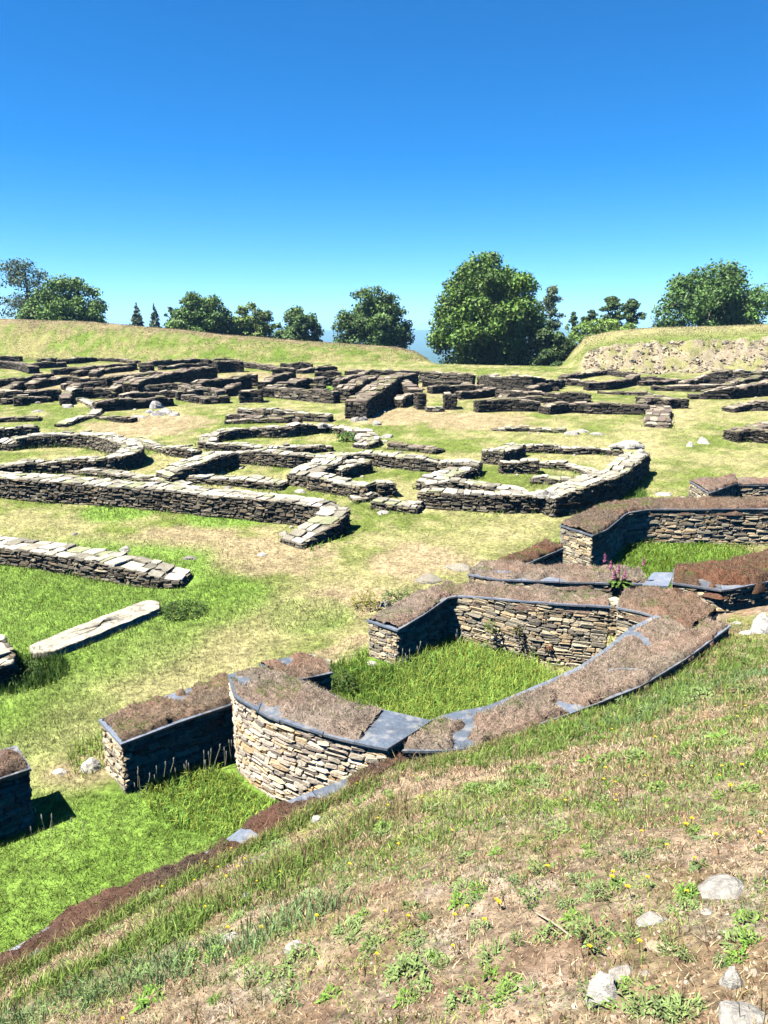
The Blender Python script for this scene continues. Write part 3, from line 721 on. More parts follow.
DIRT = [(P(120, 378)[:2], 6.), (P(40, 385)[:2], 4.), (P(250, 380)[:2], 5.), (P(480, 390)[:2], 4.), (P(330, 660)[:2], .5), (P(90, 770)[:2], .55), (P(350, 600)[:2], .9), (P(180, 545)[:2], 2.0), (P(260, 555)[:2], 1.6), (P(420, 560)[:2], 1.2), (P(400, 415)[:2], 3.), (P(150, 425)[:2], 3.), (P(370, 640)[:2], .4), (P(470, 420)[:2], 3.)]
C_LUSH = np.array([.155, .265, .04]); C_GRASS = np.array([.135, .175, .036]); C_STRAW = np.array([.34, .30, .145]); C_DIRT = np.array([.33, .255, .15])
C_BROWN = np.array([.34, .255, .17]); C_RUBBLE = np.array([.30, .245, .17]); C_FOREST = np.array([.035, .075, .03]); C_BANKT = np.array([.29, .25, .12])
def mixc(a, b, t): return a + (b - a) * np.asarray(t)[..., None]
def dpath(x, y):
    best = np.full(np.shape(x), 1e9)
    for a, b in zip(PATH[:-1], PATH[1:]):
        e = b - a; t = np.clip(((x - a[0]) * e[0] + (y - a[1]) * e[1]) / (e @ e), 0, 1)
        best = np.minimum(best, np.hypot(x - a[0] - t * e[0], y - a[1] - t * e[1]))
    return best
def lushness(x, y):
    l = np.zeros(np.shape(x))
    for c, r in LUSH: l = np.maximum(l, np.exp(-(((x - c[0]) ** 2 + (y - c[1]) ** 2) / (r * r)) ** 1.6))
    return l
def ground_col(x, y, z):
    x = np.asarray(x, float); y = np.asarray(y, float)
    n1 = fbm(x, y, 101, 4, .45); n2 = fbm(x, y, 105, 4, 1.9); n3 = fbm(x, y, 109, 3, 7.)
    c = np.broadcast_to(C_GRASS, x.shape + (3,)).copy()
    dry = smooth(.38, .62, n1 * .5 + n2 * .5)
    c = mixc(c, C_STRAW, dry * .75)
    pth = np.exp(-(dpath(x, y) / (.9 + .012 * y)) ** 2)
    c = mixc(c, C_STRAW, np.clip(pth * (.45 + .6 * n2), 0, .85))
    d = np.zeros(x.shape)
    for q, r in DIRT: d = np.maximum(d, np.exp(-((x - q[0]) ** 2 + (y - q[1]) ** 2) / (r * r)))
    c = mixc(c, C_DIRT, np.clip(smooth(.5, .8, d * .8 + n2 * .5) * .85, 0, 1))
    l = lushness(x, y)
    c = mixc(c, C_LUSH, np.clip(smooth(.35, .75, l * .8 + n2 * .35) * (1 - .6 * pth) * .92, 0, 1))
    c = c * (.6 + .8 * n3)[..., None] * (.8 + .4 * fbm(x, y, 113, 3, 18.))[..., None]
    # banks
    px = 384 + FPX * (x / np.maximum(y, 20)) / .978
    Yc = np.interp(px, CR_PX, CR_Y)
    bank = (y > 55)
    up = smooth(-4.5, -1.2, y - Yc + (n2 - .5) * 4)
    cb = mixc(mixc(np.broadcast_to(np.array([.15, .22, .035]), c.shape), np.array([.33, .28, .13]), dry * .8), np.array([.27, .21, .12]), up * .9) * (.52 + .6 * n3)[..., None]
    c = np.where((bank & (px < 500))[..., None], mixc(c, cb, smooth(58, 60, y)), c)
    jag = (fbm(x, y, 21, 3, .35) - .5) * 1.6
    fy = y - 51.3 - jag
    rub = smooth(-.6, .3, fy) * smooth(4.4, 3.2, fy + (n2 - .5) * 2.5) * smooth(572, 590, px)
    rc = C_RUBBLE * (.55 + .9 * n3)[..., None]; rc = mixc(rc, np.array([.22, .23, .07]), smooth(.5, .62, n2) * .75)
    tb = smooth(3.2, 4.4, fy + (n2 - .5) * 2.5) * smooth(568, 585, px)
    c = mixc(c, mixc(np.broadcast_to(np.array([.15, .20, .04]), c.shape), np.array([.34, .29, .15]), smooth(55, 60.5, y + (n2 - .5) * 3) * .8), tb)
    c = mixc(c, rc, rub)
    c = mixc(c, np.broadcast_to(C_FOREST, c.shape) * (.6 + .8 * fbm(x, y, 120, 4, .012))[..., None], smooth(2, 25, y - Yc) * (y > 50))
    # near slope
    sd = sdist(x, y); s = smooth(-.05, .05, sd) * (y < 20) * (np.abs(x) < 60)
    m1 = fbm(x, y, 131, 4, 1.1); m2 = fbm(x, y, 135, 4, 4.5); m3 = fbm(x, y, 139, 3, 18.)
    cs = mixc(np.broadcast_to(C_BROWN, c.shape), np.array([.38, .31, .235]), smooth(.5, .7, m2))
    cs = mixc(cs, np.array([.16, .19, .035]), smooth(.52, .74, m1 * .6 + m2 * .4) * .6)
    cs = cs * (.7 + .6 * fbm(x, y, 149, 3, 30.))[..., None]
    cs = mixc(cs, np.array([.13, .09, .065]), smooth(.5, .7, m3) * .5)
    cs = mixc(cs, np.array([.22, .13, .08]), smooth(.55, .68, fbm(x, y, 143, 4, 2.6)) * .6)
    cs = mixc(cs, np.array([.20, .24, .05]), smooth(.5, .66, fbm(x, y, 147, 4, 1.6)) * (.12 + .5 * smooth(3.5, 6.5, y)))
    c = mixc(c, cs, s)
    return np.clip(c, .005, .9)

def build_ground():
    a1 = np.radians(np.arange(-42, 42.01, .22)); back = np.radians(np.arange(45, 315.1, 3.))
    ang = np.r_[a1, back]
    r = [.25]
    while r[-1] < 14000:
        k = .0125 if r[-1] < 90 else (.03 if r[-1] < 900 else .035)
        r.append(r[-1] * (1 + k))
    r = np.array(r)
    Rg, Ag = np.meshgrid(r, ang, indexing='ij')
    X = np.sin(Ag) * Rg; Y = np.cos(Ag) * Rg
    Z = terrain(X, Y)
    fy = fbm(X, Y, 151, 3, 1.7)
    px = 384 + FPX * (X / np.maximum(Y, 20)) / .978
    rub = smooth(50.6, 51.5, Y) * smooth(56, 55, Y) * smooth(575, 590, px)
    Z = Z + rub * (fy - .5) * .6
    c = ground_col(X, Y, Z)
    Z = np.where(Y < 45, Z + (fbm(X, Y, 153, 3, 9.) - .5) * .015, Z)
    mb = MB(); mb.grid(np.stack([X, Y, Z], -1), c, closed=True)
    cx = np.array([[[0, 0, float(terrain(np.array([0.]), np.array([0.]))[0])]]])
    # centre cap
    n = len(ang); ring = np.stack([X[0], Y[0], Z[0]], 1)
    tri = np.stack([ring, np.roll(ring, -1, 0), np.repeat(cx[0], n, 0)], 1)
    mb.add(tri, [(0, 2, 1)], np.repeat(c[0][:1], n, 0))
    o = mb.build('ground', M_ground, None, smooth_=True); tag(o, kind='structure')
build_ground()
print('ground ok')

# ------------------------------------------------------------------ grass (stuff)
def in_wall(x, y, pad=-.02):
    m = np.zeros(len(x), bool)
    for c, w in WALLS:
        lo = c.min(0) - 1; hi = c.max(0) + 1
        k = np.where((x > lo[0]) & (x < hi[0]) & (y > lo[1]) & (y < hi[1]) & ~m)[0]
        if len(k) == 0: continue
        d = np.hypot(x[k][:, None] - c[None, :, 0], y[k][:, None] - c[None, :, 1])
        j = d.argmin(1); m[k] |= d[np.arange(len(k)), j] < w[j] / 2 + pad
    return m
def scatter(n, x0, x1, y0, y1, side=None):
    x = rng.uniform(x0, x1, n); y = rng.uniform(y0, y1, n)
    k = np.abs(x) < y * .60 + .9
    x, y = x[k], y[k]
    s = sdist(x, y)
    if side == 'floor': k = s < .0
    elif side == 'slope': k = s > -.02
    x, y = x[k], y[k]
    k = ~in_wall(x, y); return x[k], y[k]
def gcols(x, y, lo=.6, hi=1.5, tint=(0, 0, 0)):
    c = ground_col(x, y, None); n = len(x)
    return np.clip(c * rng.uniform(lo, hi, (n, 1)) + np.array(tint), .004, .9)

# meadow, near floor
mb = MB()
for (n, y0, y1, hh, ww) in ((120000, 4, 9.5, .05, .008), (90000, 9.5, 15, .055, .012), (70000, 15, 24, .06, .018), (60000, 24, 45, .07, .03), (40000, 45, 62, .08, .05)):
    x, y = scatter(int(n * 1.7), -y1 * .6 - 1, y1 * .6 + 1, y0, y1, 'floor')
    l = lushness(x, y); k = rng.random(len(x)) < .35 + .65 * l + .15; x, y, l = x[k], y[k], l[k]
    z = terrain(x, y); N = len(x)
    h_ = hh * rng.uniform(.45, 1.3, N) * (.55 + .9 * l)
    c = gcols(x, y, .55, 2.0); c += (rng.random(N) < .12)[:, None] * np.array([.18, .15, .05])
    blades(mb, x, y, z - .005, h_, ww * rng.uniform(.6, 1.3, N), rng.uniform(.2, 1., N), c, seg2=False)
o = mb.build('meadow_grass', M_blade); tag(o, 'short grass growing over the level ground of the ruins', 'grass', kind='stuff')

# tall lush grass in the near enclosure and beside walls
mb = MB()
def patch(cx, cy, rx, ry, n, hh, ww, col, side='floor', lean=.6):
    a = rng.uniform(0, 2 * math.pi, n); r = np.sqrt(rng.random(n)); x = cx + rx * r * np.cos(a); y = cy + ry * r * np.sin(a)
    s = sdist(x, y); k = (s < -.02) if side == 'floor' else (s > 0); x, y = x[k], y[k]
    k = ~in_wall(x, y, .02); x, y = x[k], y[k]; n = len(x)
    z = terrain(x, y); cl = np.array(col)[None] * rng.uniform(.5, 1.6, (n, 1)); cl[:, 0] *= rng.uniform(.7, 1.5, n)
    clump = .5 + fbm(x, y, 161, 3, 3.)
    blades(mb, x, y, z - .01, hh * rng.uniform(.4, 1.2, n) * clump, ww * rng.uniform(.6, 1.3, n), rng.uniform(.1, 1., n) * lean, cl)
c0 = P(440, 690); patch(.9, 9.1, 1.7, 1.7, 26000, .19, .008, (.29, .46, .08), lean=1.15)
patch(-2.0, 8.0, 1.6, .9, 5000, .13, .009, (.27, .43, .07), lean=1.1); patch(-1.3, 7.2, 1.2, .7, 5000, .13, .009, (.27, .43, .07), lean=1.1)
p = P(660, 562); patch(p[0], p[1], 2.6, 1.6, 12000, .10, .012, (.14, .26, .02))
p = P(350, 690); patch(p[0], p[1], .7, .6, 4000, .18, .010, (.08, .19, .02))
p = P(10, 675); patch(p[0], p[1], .8, .6, 2500, .16, .012, (.05, .12, .02))
p = P(600, 492); patch(p[0], p[1], 1.2, 1.2, 3000, .18, .014, (.10, .20, .03))
for (c_, w_) in WALLS:
    if c_[:, 1].mean() > 34 or c_[:, 1].mean() < 9: continue
    n = int(len(c_) * 14); i = rng.integers(0, len(c_), n); t = np.gradient(c_, axis=0); t /= np.linalg.norm(t, axis=1)[:, None] + 1e-9
    nn = np.stack([-t[:, 1], t[:, 0]], 1); sg = rng.choice([-1, 1], n); off = w_[i] / 2 + np.abs(rng.normal(0, .10, n)) + .02
    x = c_[i, 0] + nn[i, 0] * sg * off + rng.normal(0, .05, n); y = c_[i, 1] + nn[i, 1] * sg * off + rng.normal(0, .05, n)
    k = ~in_wall(x, y) & (sdist(x, y) < 0); x, y = x[k], y[k]; n = len(x); fq = fbm(x, y, 181, 3, .8)
    k = rng.random(n) < smooth(.35, .6, fq) + .15; x, y, fq = x[k], y[k], fq[k]; n = len(x)
    blades(mb, x, y, terrain(x, y) - .01, rng.uniform(.04, .16, n) * (.5 + fq), rng.uniform(.012, .026, n), rng.uniform(.1, .9, n), np.array([.17, .27, .04])[None] * rng.uniform(.6, 1.5, (n, 1)))
for (xa, xb, ya, yb, nn_) in ((-48, 8, 56, 74, 60000), (12, 50, 54, 64, 26000)):
    x = rng.uniform(xa, xb, nn_); y = rng.uniform(ya, yb, nn_); k = (fbm(x, y, 211, 3, .9) > .38) & (terrain(x, y) > 2.6); x, y = x[k], y[k]; n = len(x)
    cc = ground_col(x, y, None) * rng.choice([.9, 1.1, 1.4, 1.8], (n, 1)) + (rng.random(n) < .2)[:, None] * np.array([.10, .08, .03])
    blades(mb, x, y, terrain(x, y) - .02, rng.uniform(.04, .13, n), rng.uniform(.03, .06, n), rng.uniform(.6, 1.5, n), cc)
o = mb.build('tall_grass', M_blade); tag(o, 'long grass in the walled enclosures, along wall feet and on the banks', 'grass', kind='stuff')

# near slope: dry thatch and green tufts
mb = MB()
for (n, y0, y1, hh, ww) in ((300000, .9, 5., .026, .0045), (240000, 4., 9.5, .034, .0075)):
    x, y = scatter(n, -5.5, 6.5, y0, y1, 'slope'); z = terrain(x, y); N = len(x)
    t = fbm(x, y, 171, 3, 2.2)
    base = mixc(np.broadcast_to(np.array([.34, .23, .14]), (N, 3)), np.array([.44, .37, .22]), rng.random(N))
    base = mixc(base, np.array([.22, .11, .06]), (rng.random(N) < .25) * .8)
    gr = (t + rng.normal(0, .05, N)) > .55
    base = np.where(gr[:, None], np.array([.20, .27, .06]) * rng.uniform(.6, 1.4, (N, 1)), base)
    blades(mb, x, y, z - .003, hh * rng.uniform(.4, 1.5, N), ww * rng.uniform(.6, 1.4, N), rng.uniform(.4, 1.5, N), base * rng.choice([.3, .7, 1.2, 1.7], (N, 1)), seg2=False)
o = mb.build('dry_thatch', M_dry); tag(o, 'short dry brown stalks matting the near slope', 'dry grass', kind='stuff')
mb = MB(); x, y = scatter(150000, -5, 6.5, .9, 9.5, 'slope'); k = (y < 4.5) | (rng.random(len(x)) < .5); x, y = x[k], y[k]
kk = fbm(x, y, 191, 3, 2.) > .42; x, y = x[kk], y[kk]; N = len(x); z = terrain(x, y); sz = rng.uniform(.003, .010, N) * (1 + .9 * (rng.random(N) < .05))
a3 = rng.normal(0, 1, (N, 3, 3)); top_ = np.stack([x, y, z + sz * .9], 1) + rng.normal(0, .3, (N, 3)) * sz[:, None]; an = rng.uniform(0, 6.28, N)
V = np.stack([np.stack([x + sz * 1.2 * np.cos(an + t), y + sz * 1.2 * np.sin(an + t), z - sz * .3], 1) for t in (0, 1.57, 3.14, 4.71)] + [top_], 1)
cl = np.array([[.36, .27, .18], [.42, .35, .26], [.16, .10, .065], [.28, .18, .11], [.22, .15, .10]])[rng.integers(0, 5, N)] * rng.uniform(.7, 1.25, (N, 1))
mb.add(V, [(0, 1, 4), (1, 2, 4), (2, 3, 4), (3, 0, 4)], cl)
tag(mb.build('soil_crumbs', M_dry), 'crumbs of dry soil and grit on the near slope', 'soil', kind='stuff')
mb = MB()
def tufts(n, x0, x1, y0, y1, hh, ww, per, rad, colf, thr=.0, lean=.8):
    cx, cy = scatter(n, x0, x1, y0, y1, 'slope')
    m = fbm(cx, cy, 131, 4, 1.1) * .6 + fbm(cx, cy, 135, 4, 4.5) * .4
    k = m > thr; cx, cy = cx[k], cy[k]; n = len(cx)
    if n == 0: return
    i = np.repeat(np.arange(n), per); N = len(i); sc = rng.uniform(.5, 1.3, n)[i]
    x = cx[i] + rng.normal(0, rad, N) * sc; y = cy[i] + rng.normal(0, rad, N) * sc
    z = terrain(x, y); cl = colf(n)[i] * rng.uniform(.65, 1.4, (N, 1))
    blades(mb, x, y, z - .004, hh * rng.uniform(.5, 1.2, N) * sc, ww * rng.uniform(.6, 1.3, N), rng.uniform(.1, 1.1, N) * lean, cl)
green = lambda n: np.array([.17, .29, .05])[None] * rng.uniform(.7, 1.3, (n, 1)) + rng.uniform(0, .08, (n, 1)) * np.array([[1, .7, .3]])
bluegreen = lambda n: np.array([.22, .34, .13])[None] * rng.uniform(.7, 1.2, (n, 1))
straw = lambda n: np.array([.42, .33, .15])[None] * rng.uniform(.6, 1.1, (n, 1))
tufts(4200, -3, 3.5, 1.2, 4.8, .03, .004, 9, .02, green, .50)
tufts(2500, -3, 3.5, 1.2, 4.8, .03, .0045, 8, .02, bluegreen, .49)
tufts(8000, -4, 6.5, 3.8, 9.8, .05, .0065, 10, .035, green, .45)
tufts(2500, -4, 6.5, 3.8, 9.8, .04, .0065, 9, .03, bluegreen, .45)
tufts(500, -3, 3, 1.5, 5., .10, .004, 8, .02, straw, .40, .6)
tufts(700, -4, 6.5, 4., 9.8, .12, .006, 8, .03, straw, .40, .6)
def edge_tufts(pxs, n, hh, ww, colf, spread=.18, per=14, rad=.03, pad=-.1):
    pts = np.array([PT(*p)[:2] for p in pxs]); q, L = resample(np.c_[pts, np.zeros(len(pts))], .05)
    i = rng.integers(0, len(q), n); cx = q[i, 0] + rng.normal(0, spread, n); cy = q[i, 1] + rng.normal(0, spread, n)
    k = ~in_wall(cx, cy, -.16); cx, cy = cx[k], cy[k]; n = len(cx)
    j = np.repeat(np.arange(n), per); N = len(j); x = cx[j] + rng.normal(0, rad, N); y = cy[j] + rng.normal(0, rad, N)
    blades(mb, x, y, terrain(x, y) - .005, hh * rng.uniform(.4, 1.2, N), ww * rng.uniform(.6, 1.3, N), rng.uniform(.1, .9, N), colf(n)[j] * rng.uniform(.65, 1.4, (N, 1)))
edge_tufts([(20, 1000), (110, 960), (190, 925), (280, 880), (350, 830)], 260, .11, .007, green, .16)
edge_tufts([(20, 1015), (110, 985), (210, 960), (330, 905)], 150, .09, .006, bluegreen, .14)
edge_tufts([(150, 920), (230, 890), (300, 860), (400, 810)], 120, .15, .004, straw, .14, 8)
edge_tufts([(500, 760), (600, 725), (680, 690), (740, 660), (768, 650)], 420, .10, .008, green, .28)
edge_tufts([(600, 730), (700, 690), (768, 670)], 160, .09, .008, bluegreen, .25)
edge_tufts([(0, 985), (90, 930), (180, 880), (240, 850), (300, 815), (360, 785)], 220, .07, .006, straw, .12, 10)
edge_tufts([(0, 984), (90, 933), (180, 886), (240, 854), (300, 822), (370, 784)], 520, .10, .007, green, .09, 10)
edge_tufts([(0, 982), (90, 931), (180, 884), (240, 852), (300, 820), (370, 782)], 260, .13, .006, straw, .08, 8)
edge_tufts([(410, 765), (480, 752), (560, 722), (640, 688), (700, 655), (730, 635)], 420, .08, .006, straw, .09, 9)
edge_tufts([(410, 768), (480, 756), (560, 726), (640, 692), (700, 660), (730, 640)], 380, .08, .007, green, .09, 10)
o = mb.build('slope_grass', M_blade); tag(o, 'green and straw coloured tufts on the near slope', 'grass', kind='stuff')
print('grass ok')

# ------------------------------------------------------------------ small plants, individually
def leaf_strip(base, d, L, w, droop, col, seg=4, up=.5):
    """one lanceolate leaf as a folded strip; returns verts (seg*3,3)"""
    t = np.linspace(0, 1, seg + 1); prof = np.sin(np.pi * np.clip(t * .92 + .06, 0, 1)) ** .8
    side = np.array([-d[1], d[0], 0.]); pts = []
    for k, tt in enumerate(t):
        c = base + np.array([d[0], d[1], 0]) * L * tt + np.array([0, 0, 1]) * (up * L * tt - droop * L * tt * tt)
        ww = w * prof[k] / 2
        pts += [c - side * ww + [0, 0, ww * .35], c, c + side * ww + [0, 0, ww * .35]]
    return np.array(pts)
def leaf_faces(seg=4):
    f = []
    for k in range(seg):
        a = k * 3; f += [(a, a + 1, a + 4, a + 3), (a + 1, a + 2, a + 5, a + 4)]
    return f
LF = leaf_faces()
def mat_mesh(name, n, R, L, w, col):
    mb = MB(); V = []; C = []
    for i in range(n):
        a = rng.uniform(0, 6.28); rr = R * math.sqrt(rng.random()); a2 = a + rng.normal(0, 1.1)
        V.append(leaf_strip(np.array([rr * math.cos(a), rr * math.sin(a), rng.uniform(0, .012)]), np.array([math.cos(a2), math.sin(a2)]), L * rng.uniform(.5, 1.2), w * rng.uniform(.7, 1.2), rng.uniform(.2, 1.), None, up=rng.uniform(.1, 1.3)))
        C.append(np.array(col) * rng.uniform(.6, 1.6))
    mb.add(np.array(V), LF, np.array(C)); o = mb.build(name, M_blade); me = o.data; D.objects.remove(o); return me
def rosette_mesh(name, n, L, w, col, flower=0):
    mb = MB(); V = []; C = []
    for i in range(n):
        a = i * 2.4 + rng.normal(0, .2); l = L * rng.uniform(.55, 1.15); up = rng.uniform(.15, .9)
        V.append(leaf_strip(np.array([0, 0, .0]), np.array([math.cos(a), math.sin(a)]), l, w * rng.uniform(.7, 1.2), up * rng.uniform(.6, 1.3), None, up=up))
        C.append(np.array(col) * rng.uniform(.6, 1.5))
    mb.add(np.array(V), LF, np.array(C))
    o = mb.build(name, M_blade); me = o.data; D.objects.remove(o); return me
ROS = [rosette_mesh('weed_rosette', n, L, w, c) for n, L, w, c in ((18, .060, .013, (.14, .23, .06)), (22, .055, .010, (.12, .21, .05)), (16, .065, .012, (.18, .26, .10)), (28, .055, .006, (.16, .24, .08)), (18, .045, .014, (.17, .25, .09)))]
ROS += [mat_mesh('weed_rosette', n, R, L, w, c) for n, R, L, w, c in ((90, .06, .024, .010, (.18, .29, .06)), (120, .08, .028, .009, (.21, .30, .11)), (80, .05, .034, .008, (.18, .33, .05)), (140, .09, .026, .010, (.20, .28, .09)), (110, .07, .042, .008, (.22, .30, .10)))]
big = [(602, 940, 1.5), (440, 960, .9), (545, 870, 1.1), (520, 880, 1.), (460, 905, 1.2), (560, 835, 1.2), (620, 885, .8), (690, 893, .8), (660, 790, 1.3), (700, 840, 1.), (620, 850, 1.), (425, 920, 1.1),
       (405, 970, 1.), (505, 1000, .9), (650, 1000, 1.), (465, 860, 1.), (500, 790, 1.), (430, 810, 1.1), (540, 790, 1.1), (590, 800, 1.), (640, 760, 1.3), (750, 790, 1.2), (720, 740, 1.4), (760, 850, 1.1), (395, 870, 1.), (350, 930, 1.2),
       (300, 960, 1.1), (330, 1000, 1.), (260, 980, 1.2), (215, 1000, 1.3), (150, 1005, 1.3), (90, 1000, 1.2), (190, 960, 1.1), (385, 830, 1.), (345, 870, 1.1), (310, 900, 1.2), (480, 930, .8), (755, 915, .9), (690, 955, .7), (570, 905, .7),
       (610, 760, 1.2), (680, 730, 1.3), (560, 770, 1.1), (700, 700, 1.4), (750, 690, 1.5), (650, 715, 1.3), (740, 665, 1.5), (600, 740, 1.1), (520, 770, 1.), (475, 790, 1.)]
for i in range(240):
    big.append((rng.uniform(0, 768), rng.uniform(690, 1020), rng.uniform(.5, 1.15)))
for (px, py, s) in big:
    p = PT(px, py); s *= min(1.15, max(.78, p[1] / 4.6))
    if sdist(np.array([p[0]]), np.array([p[1]]))[0] < .25 or in_wall(np.array([p[0]]), np.array([p[1]]))[0]: continue
    o = D.objects.new('weed_rosette', ROS[rng.integers(0, len(ROS)) if rng.random() < .4 else rng.integers(5, len(ROS))]); COL.objects.link(o)
    o.location = [float(q) for q in (p[0], p[1], p[2] - .002)]; o.rotation_euler = (-.25, .2, rng.uniform(0, 6.28)); s *= rng.uniform(.9, 1.15); o.scale = (s, s, s)
    tag(o, 'small green leafy weed rosette growing on the near brown slope', 'weed', 'leafy weeds on the near slope')
def tube(mb, pts, r, col, k=5):
    pts = np.asarray(pts, float); n = len(pts); r = np.broadcast_to(r, n)
    d = np.gradient(pts, axis=0); d /= np.linalg.norm(d, axis=1)[:, None] + 1e-9
    ref = np.array([0, 0, 1.]) if abs(d[0, 2]) < .9 else np.array([1., 0, 0])
    u = np.cross(d, ref); u /= np.linalg.norm(u, axis=1)[:, None] + 1e-9; v = np.cross(d, u)
    a = np.arange(k) * 2 * math.pi / k
    g = pts[:, None] + (u[:, None] * np.cos(a)[None, :, None] + v[:, None] * np.sin(a)[None, :, None]) * r[:, None, None]
    mb.grid(g, np.array(col), closed=True)
# yellow composite flowers
def dandelion(px, py, hh=.14):
    p = PT(px, py + 8)
    top = at_y(px, py, p[1] + .0); hh = max(.05, min(.22, top[2] - p[2]))
    root = empty('yellow_flower', p, 'yellow daisy-like flower head on a thin stalk on the near slope', 'flower', 'yellow flowers on the near slope')
    mb = MB(); lx, ly = rng.normal(0, .012, 2); tube(mb, [p, p + [lx * .4, ly * .4, hh * .5], p + [lx, ly, hh]], .0016, (.16, .2, .05), 4); mb.build('stalk', M_blade, root)
    mb = MB(); V = []; C = []; c = p + [lx, ly, hh]; R = rng.uniform(.008, .014)
    for i in range(16):
        a = i * 2.4; d = np.array([math.cos(a), math.sin(a)]); l = R * (1 - .035 * i)
        V.append(leaf_strip(c, d, l, .008, 0, None, up=.1 + i * .045)); C.append(np.array([.85, .62, .02]) * rng.uniform(.85, 1.05))
    mb.add(np.array(V), LF, np.array(C)); mb.build('petals', M_flower, root)
for (a, b) in [(240, 866), (262, 927), (313, 916), (125, 1019), (166, 886), (225, 875), (232, 850), (257, 882), (207, 861), (614, 796), (638, 831), (711, 837), (612, 877), (484, 922), (729, 787), (692, 766), (454, 830), (421, 797), (500, 901),
               (566, 753), (613, 730), (654, 737), (721, 765), (746, 706), (736, 715), (731, 786), (621, 717), (704, 717), (192, 882), (246, 858), (218, 868), (355, 784), (760, 836)]:
    dandelion(a, b)
for i in range(44):
    a, b = rng.uniform(180, 768), rng.uniform(690, 960); q_ = PT(a, b)
    if sdist(q_[:1], q_[1:2])[0] > .35: dandelion(a, b)
# grey seed heads in front of the shaded wall
def seedstalk(p, hh):
    root = empty('seed_stalk', p, 'thin grass stalk with a pale seed head before a shaded wall', 'grass stalk', 'pale seed heads before the shaded walls')
    mb = MB(); l = rng.normal(0, .04, 2); e = p + [l[0], l[1], hh]; tube(mb, [p, (p + e) / 2, e], .0028, (.42, .42, .28), 4); mb.build('stalk', M_blade, root)
    mb = MB(); tube(mb, [e - [0, 0, .01], e + [0, 0, .008], e + [0, 0, .035], e + [l[0] * .1, 0, .05]], [.003, .006, .005, .001], (.6, .6, .5), 5); mb.build('seed_head', M_blade, root)
for i in range(34):
    x = rng.uniform(125, 250); y = 795 - (x - 125) * .33 + rng.uniform(-2, 10); p = P(x, y)
    if sdist(p[:1], p[1:2])[0] < -.05: seedstalk(p, rng.uniform(.12, .28))
for i in range(14):
    x = rng.uniform(398, 465); p = P(x, 668 - (x - 395) * .4 + rng.uniform(0, 8)); seedstalk(p, rng.uniform(.15, .3))
for i in range(10):
    p = P(rng.uniform(20, 80), rng.uniform(828, 850)); seedstalk(p, rng.uniform(.1, .22))

# leafy clumps
def clump(px, py, R, hh, n, col, label, name='leafy_weed', cat='weed', leaf=.05, w=.02, h0=0., floor=True, stems=True, pos=None):
    p = np.array(pos) if pos is not None else (P(px, py) if floor else PT(px, py)); p = p + [0, 0, h0]
    root = empty(name, p, label, cat)
    mb = MB(); V = []; C = []
    for i in range(n):
        a = rng.uniform(0, 6.28); r = R * math.sqrt(rng.random()); z = hh * rng.random() ** .8 * (1 - .5 * (r / R) ** 2)
        b = p + [r * math.cos(a), r * math.sin(a), z]; a2 = a + rng.normal(0, .9)
        V.append(leaf_strip(b, np.array([math.cos(a2), math.sin(a2)]), leaf * rng.uniform(.6, 1.3), w * rng.uniform(.7, 1.3), rng.uniform(.3, 1.), None, up=rng.uniform(0, .9)))
        C.append(np.array(col) * rng.uniform(.5, 1.5))
    mb.add(np.array(V), LF, np.array(C)); mb.build('leaves', M_blade, root)
    if stems:
        mb = MB()
        for i in range(8):
            a = rng.uniform(0, 6.28); e = p + [R * .6 * math.cos(a), R * .6 * math.sin(a), hh * .8]; tube(mb, [p, (p + e) / 2 + [0, 0, hh * .1], e], [.006, .004, .002], (.12, .13, .05), 4)
        mb.build('stems', M_bark, root)
    return root
clump(182, 612, .38, .16, 420, (.05, .10, .02), 'dark green low shrub beside the long pale fallen slab', 'small_shrub', 'shrub', .06, .025)
clump(366, 607, .25, .3, 260, (.22, .24, .03), 'yellow-green flowering bush in the grass left of the near back wall', 'small_bush', 'bush', .05, .02)
clump(400, 602, .35, .22, 260, (.06, .13, .03), 'dark green weed patch behind the near back wall', leaf=.06)
clump(338, 696, .22, .4, 240, (.05, .09, .02), 'dark leafy bush in the shaded hollow by the turf stub', 'small_bush', 'bush', .06, .025)
clump(318, 452, .3, .35, 120, (.08, .18, .03), 'bright green weed growing beside the oval house end', leaf=.16, w=.06, pos=P(347, 441))
for (a, b, l_) in ((580, 500, 'first'), (597, 490, ''), (625, 478, '')): pass
for k, (a, b, t) in enumerate([(560, 507, 'left end'), (585, 500, 'middle'), (615, 487, 'right end')]):
    clump(a, b, .55, .5, 260, (.07, .13, .03), 'ivy-like weeds on the %s of the dark outer side wall' % t, leaf=.10, w=.05)
clump(18, 678, .35, .2, 200, (.05, .10, .02), 'dark weed clump under the round slab at the left edge', leaf=.07)
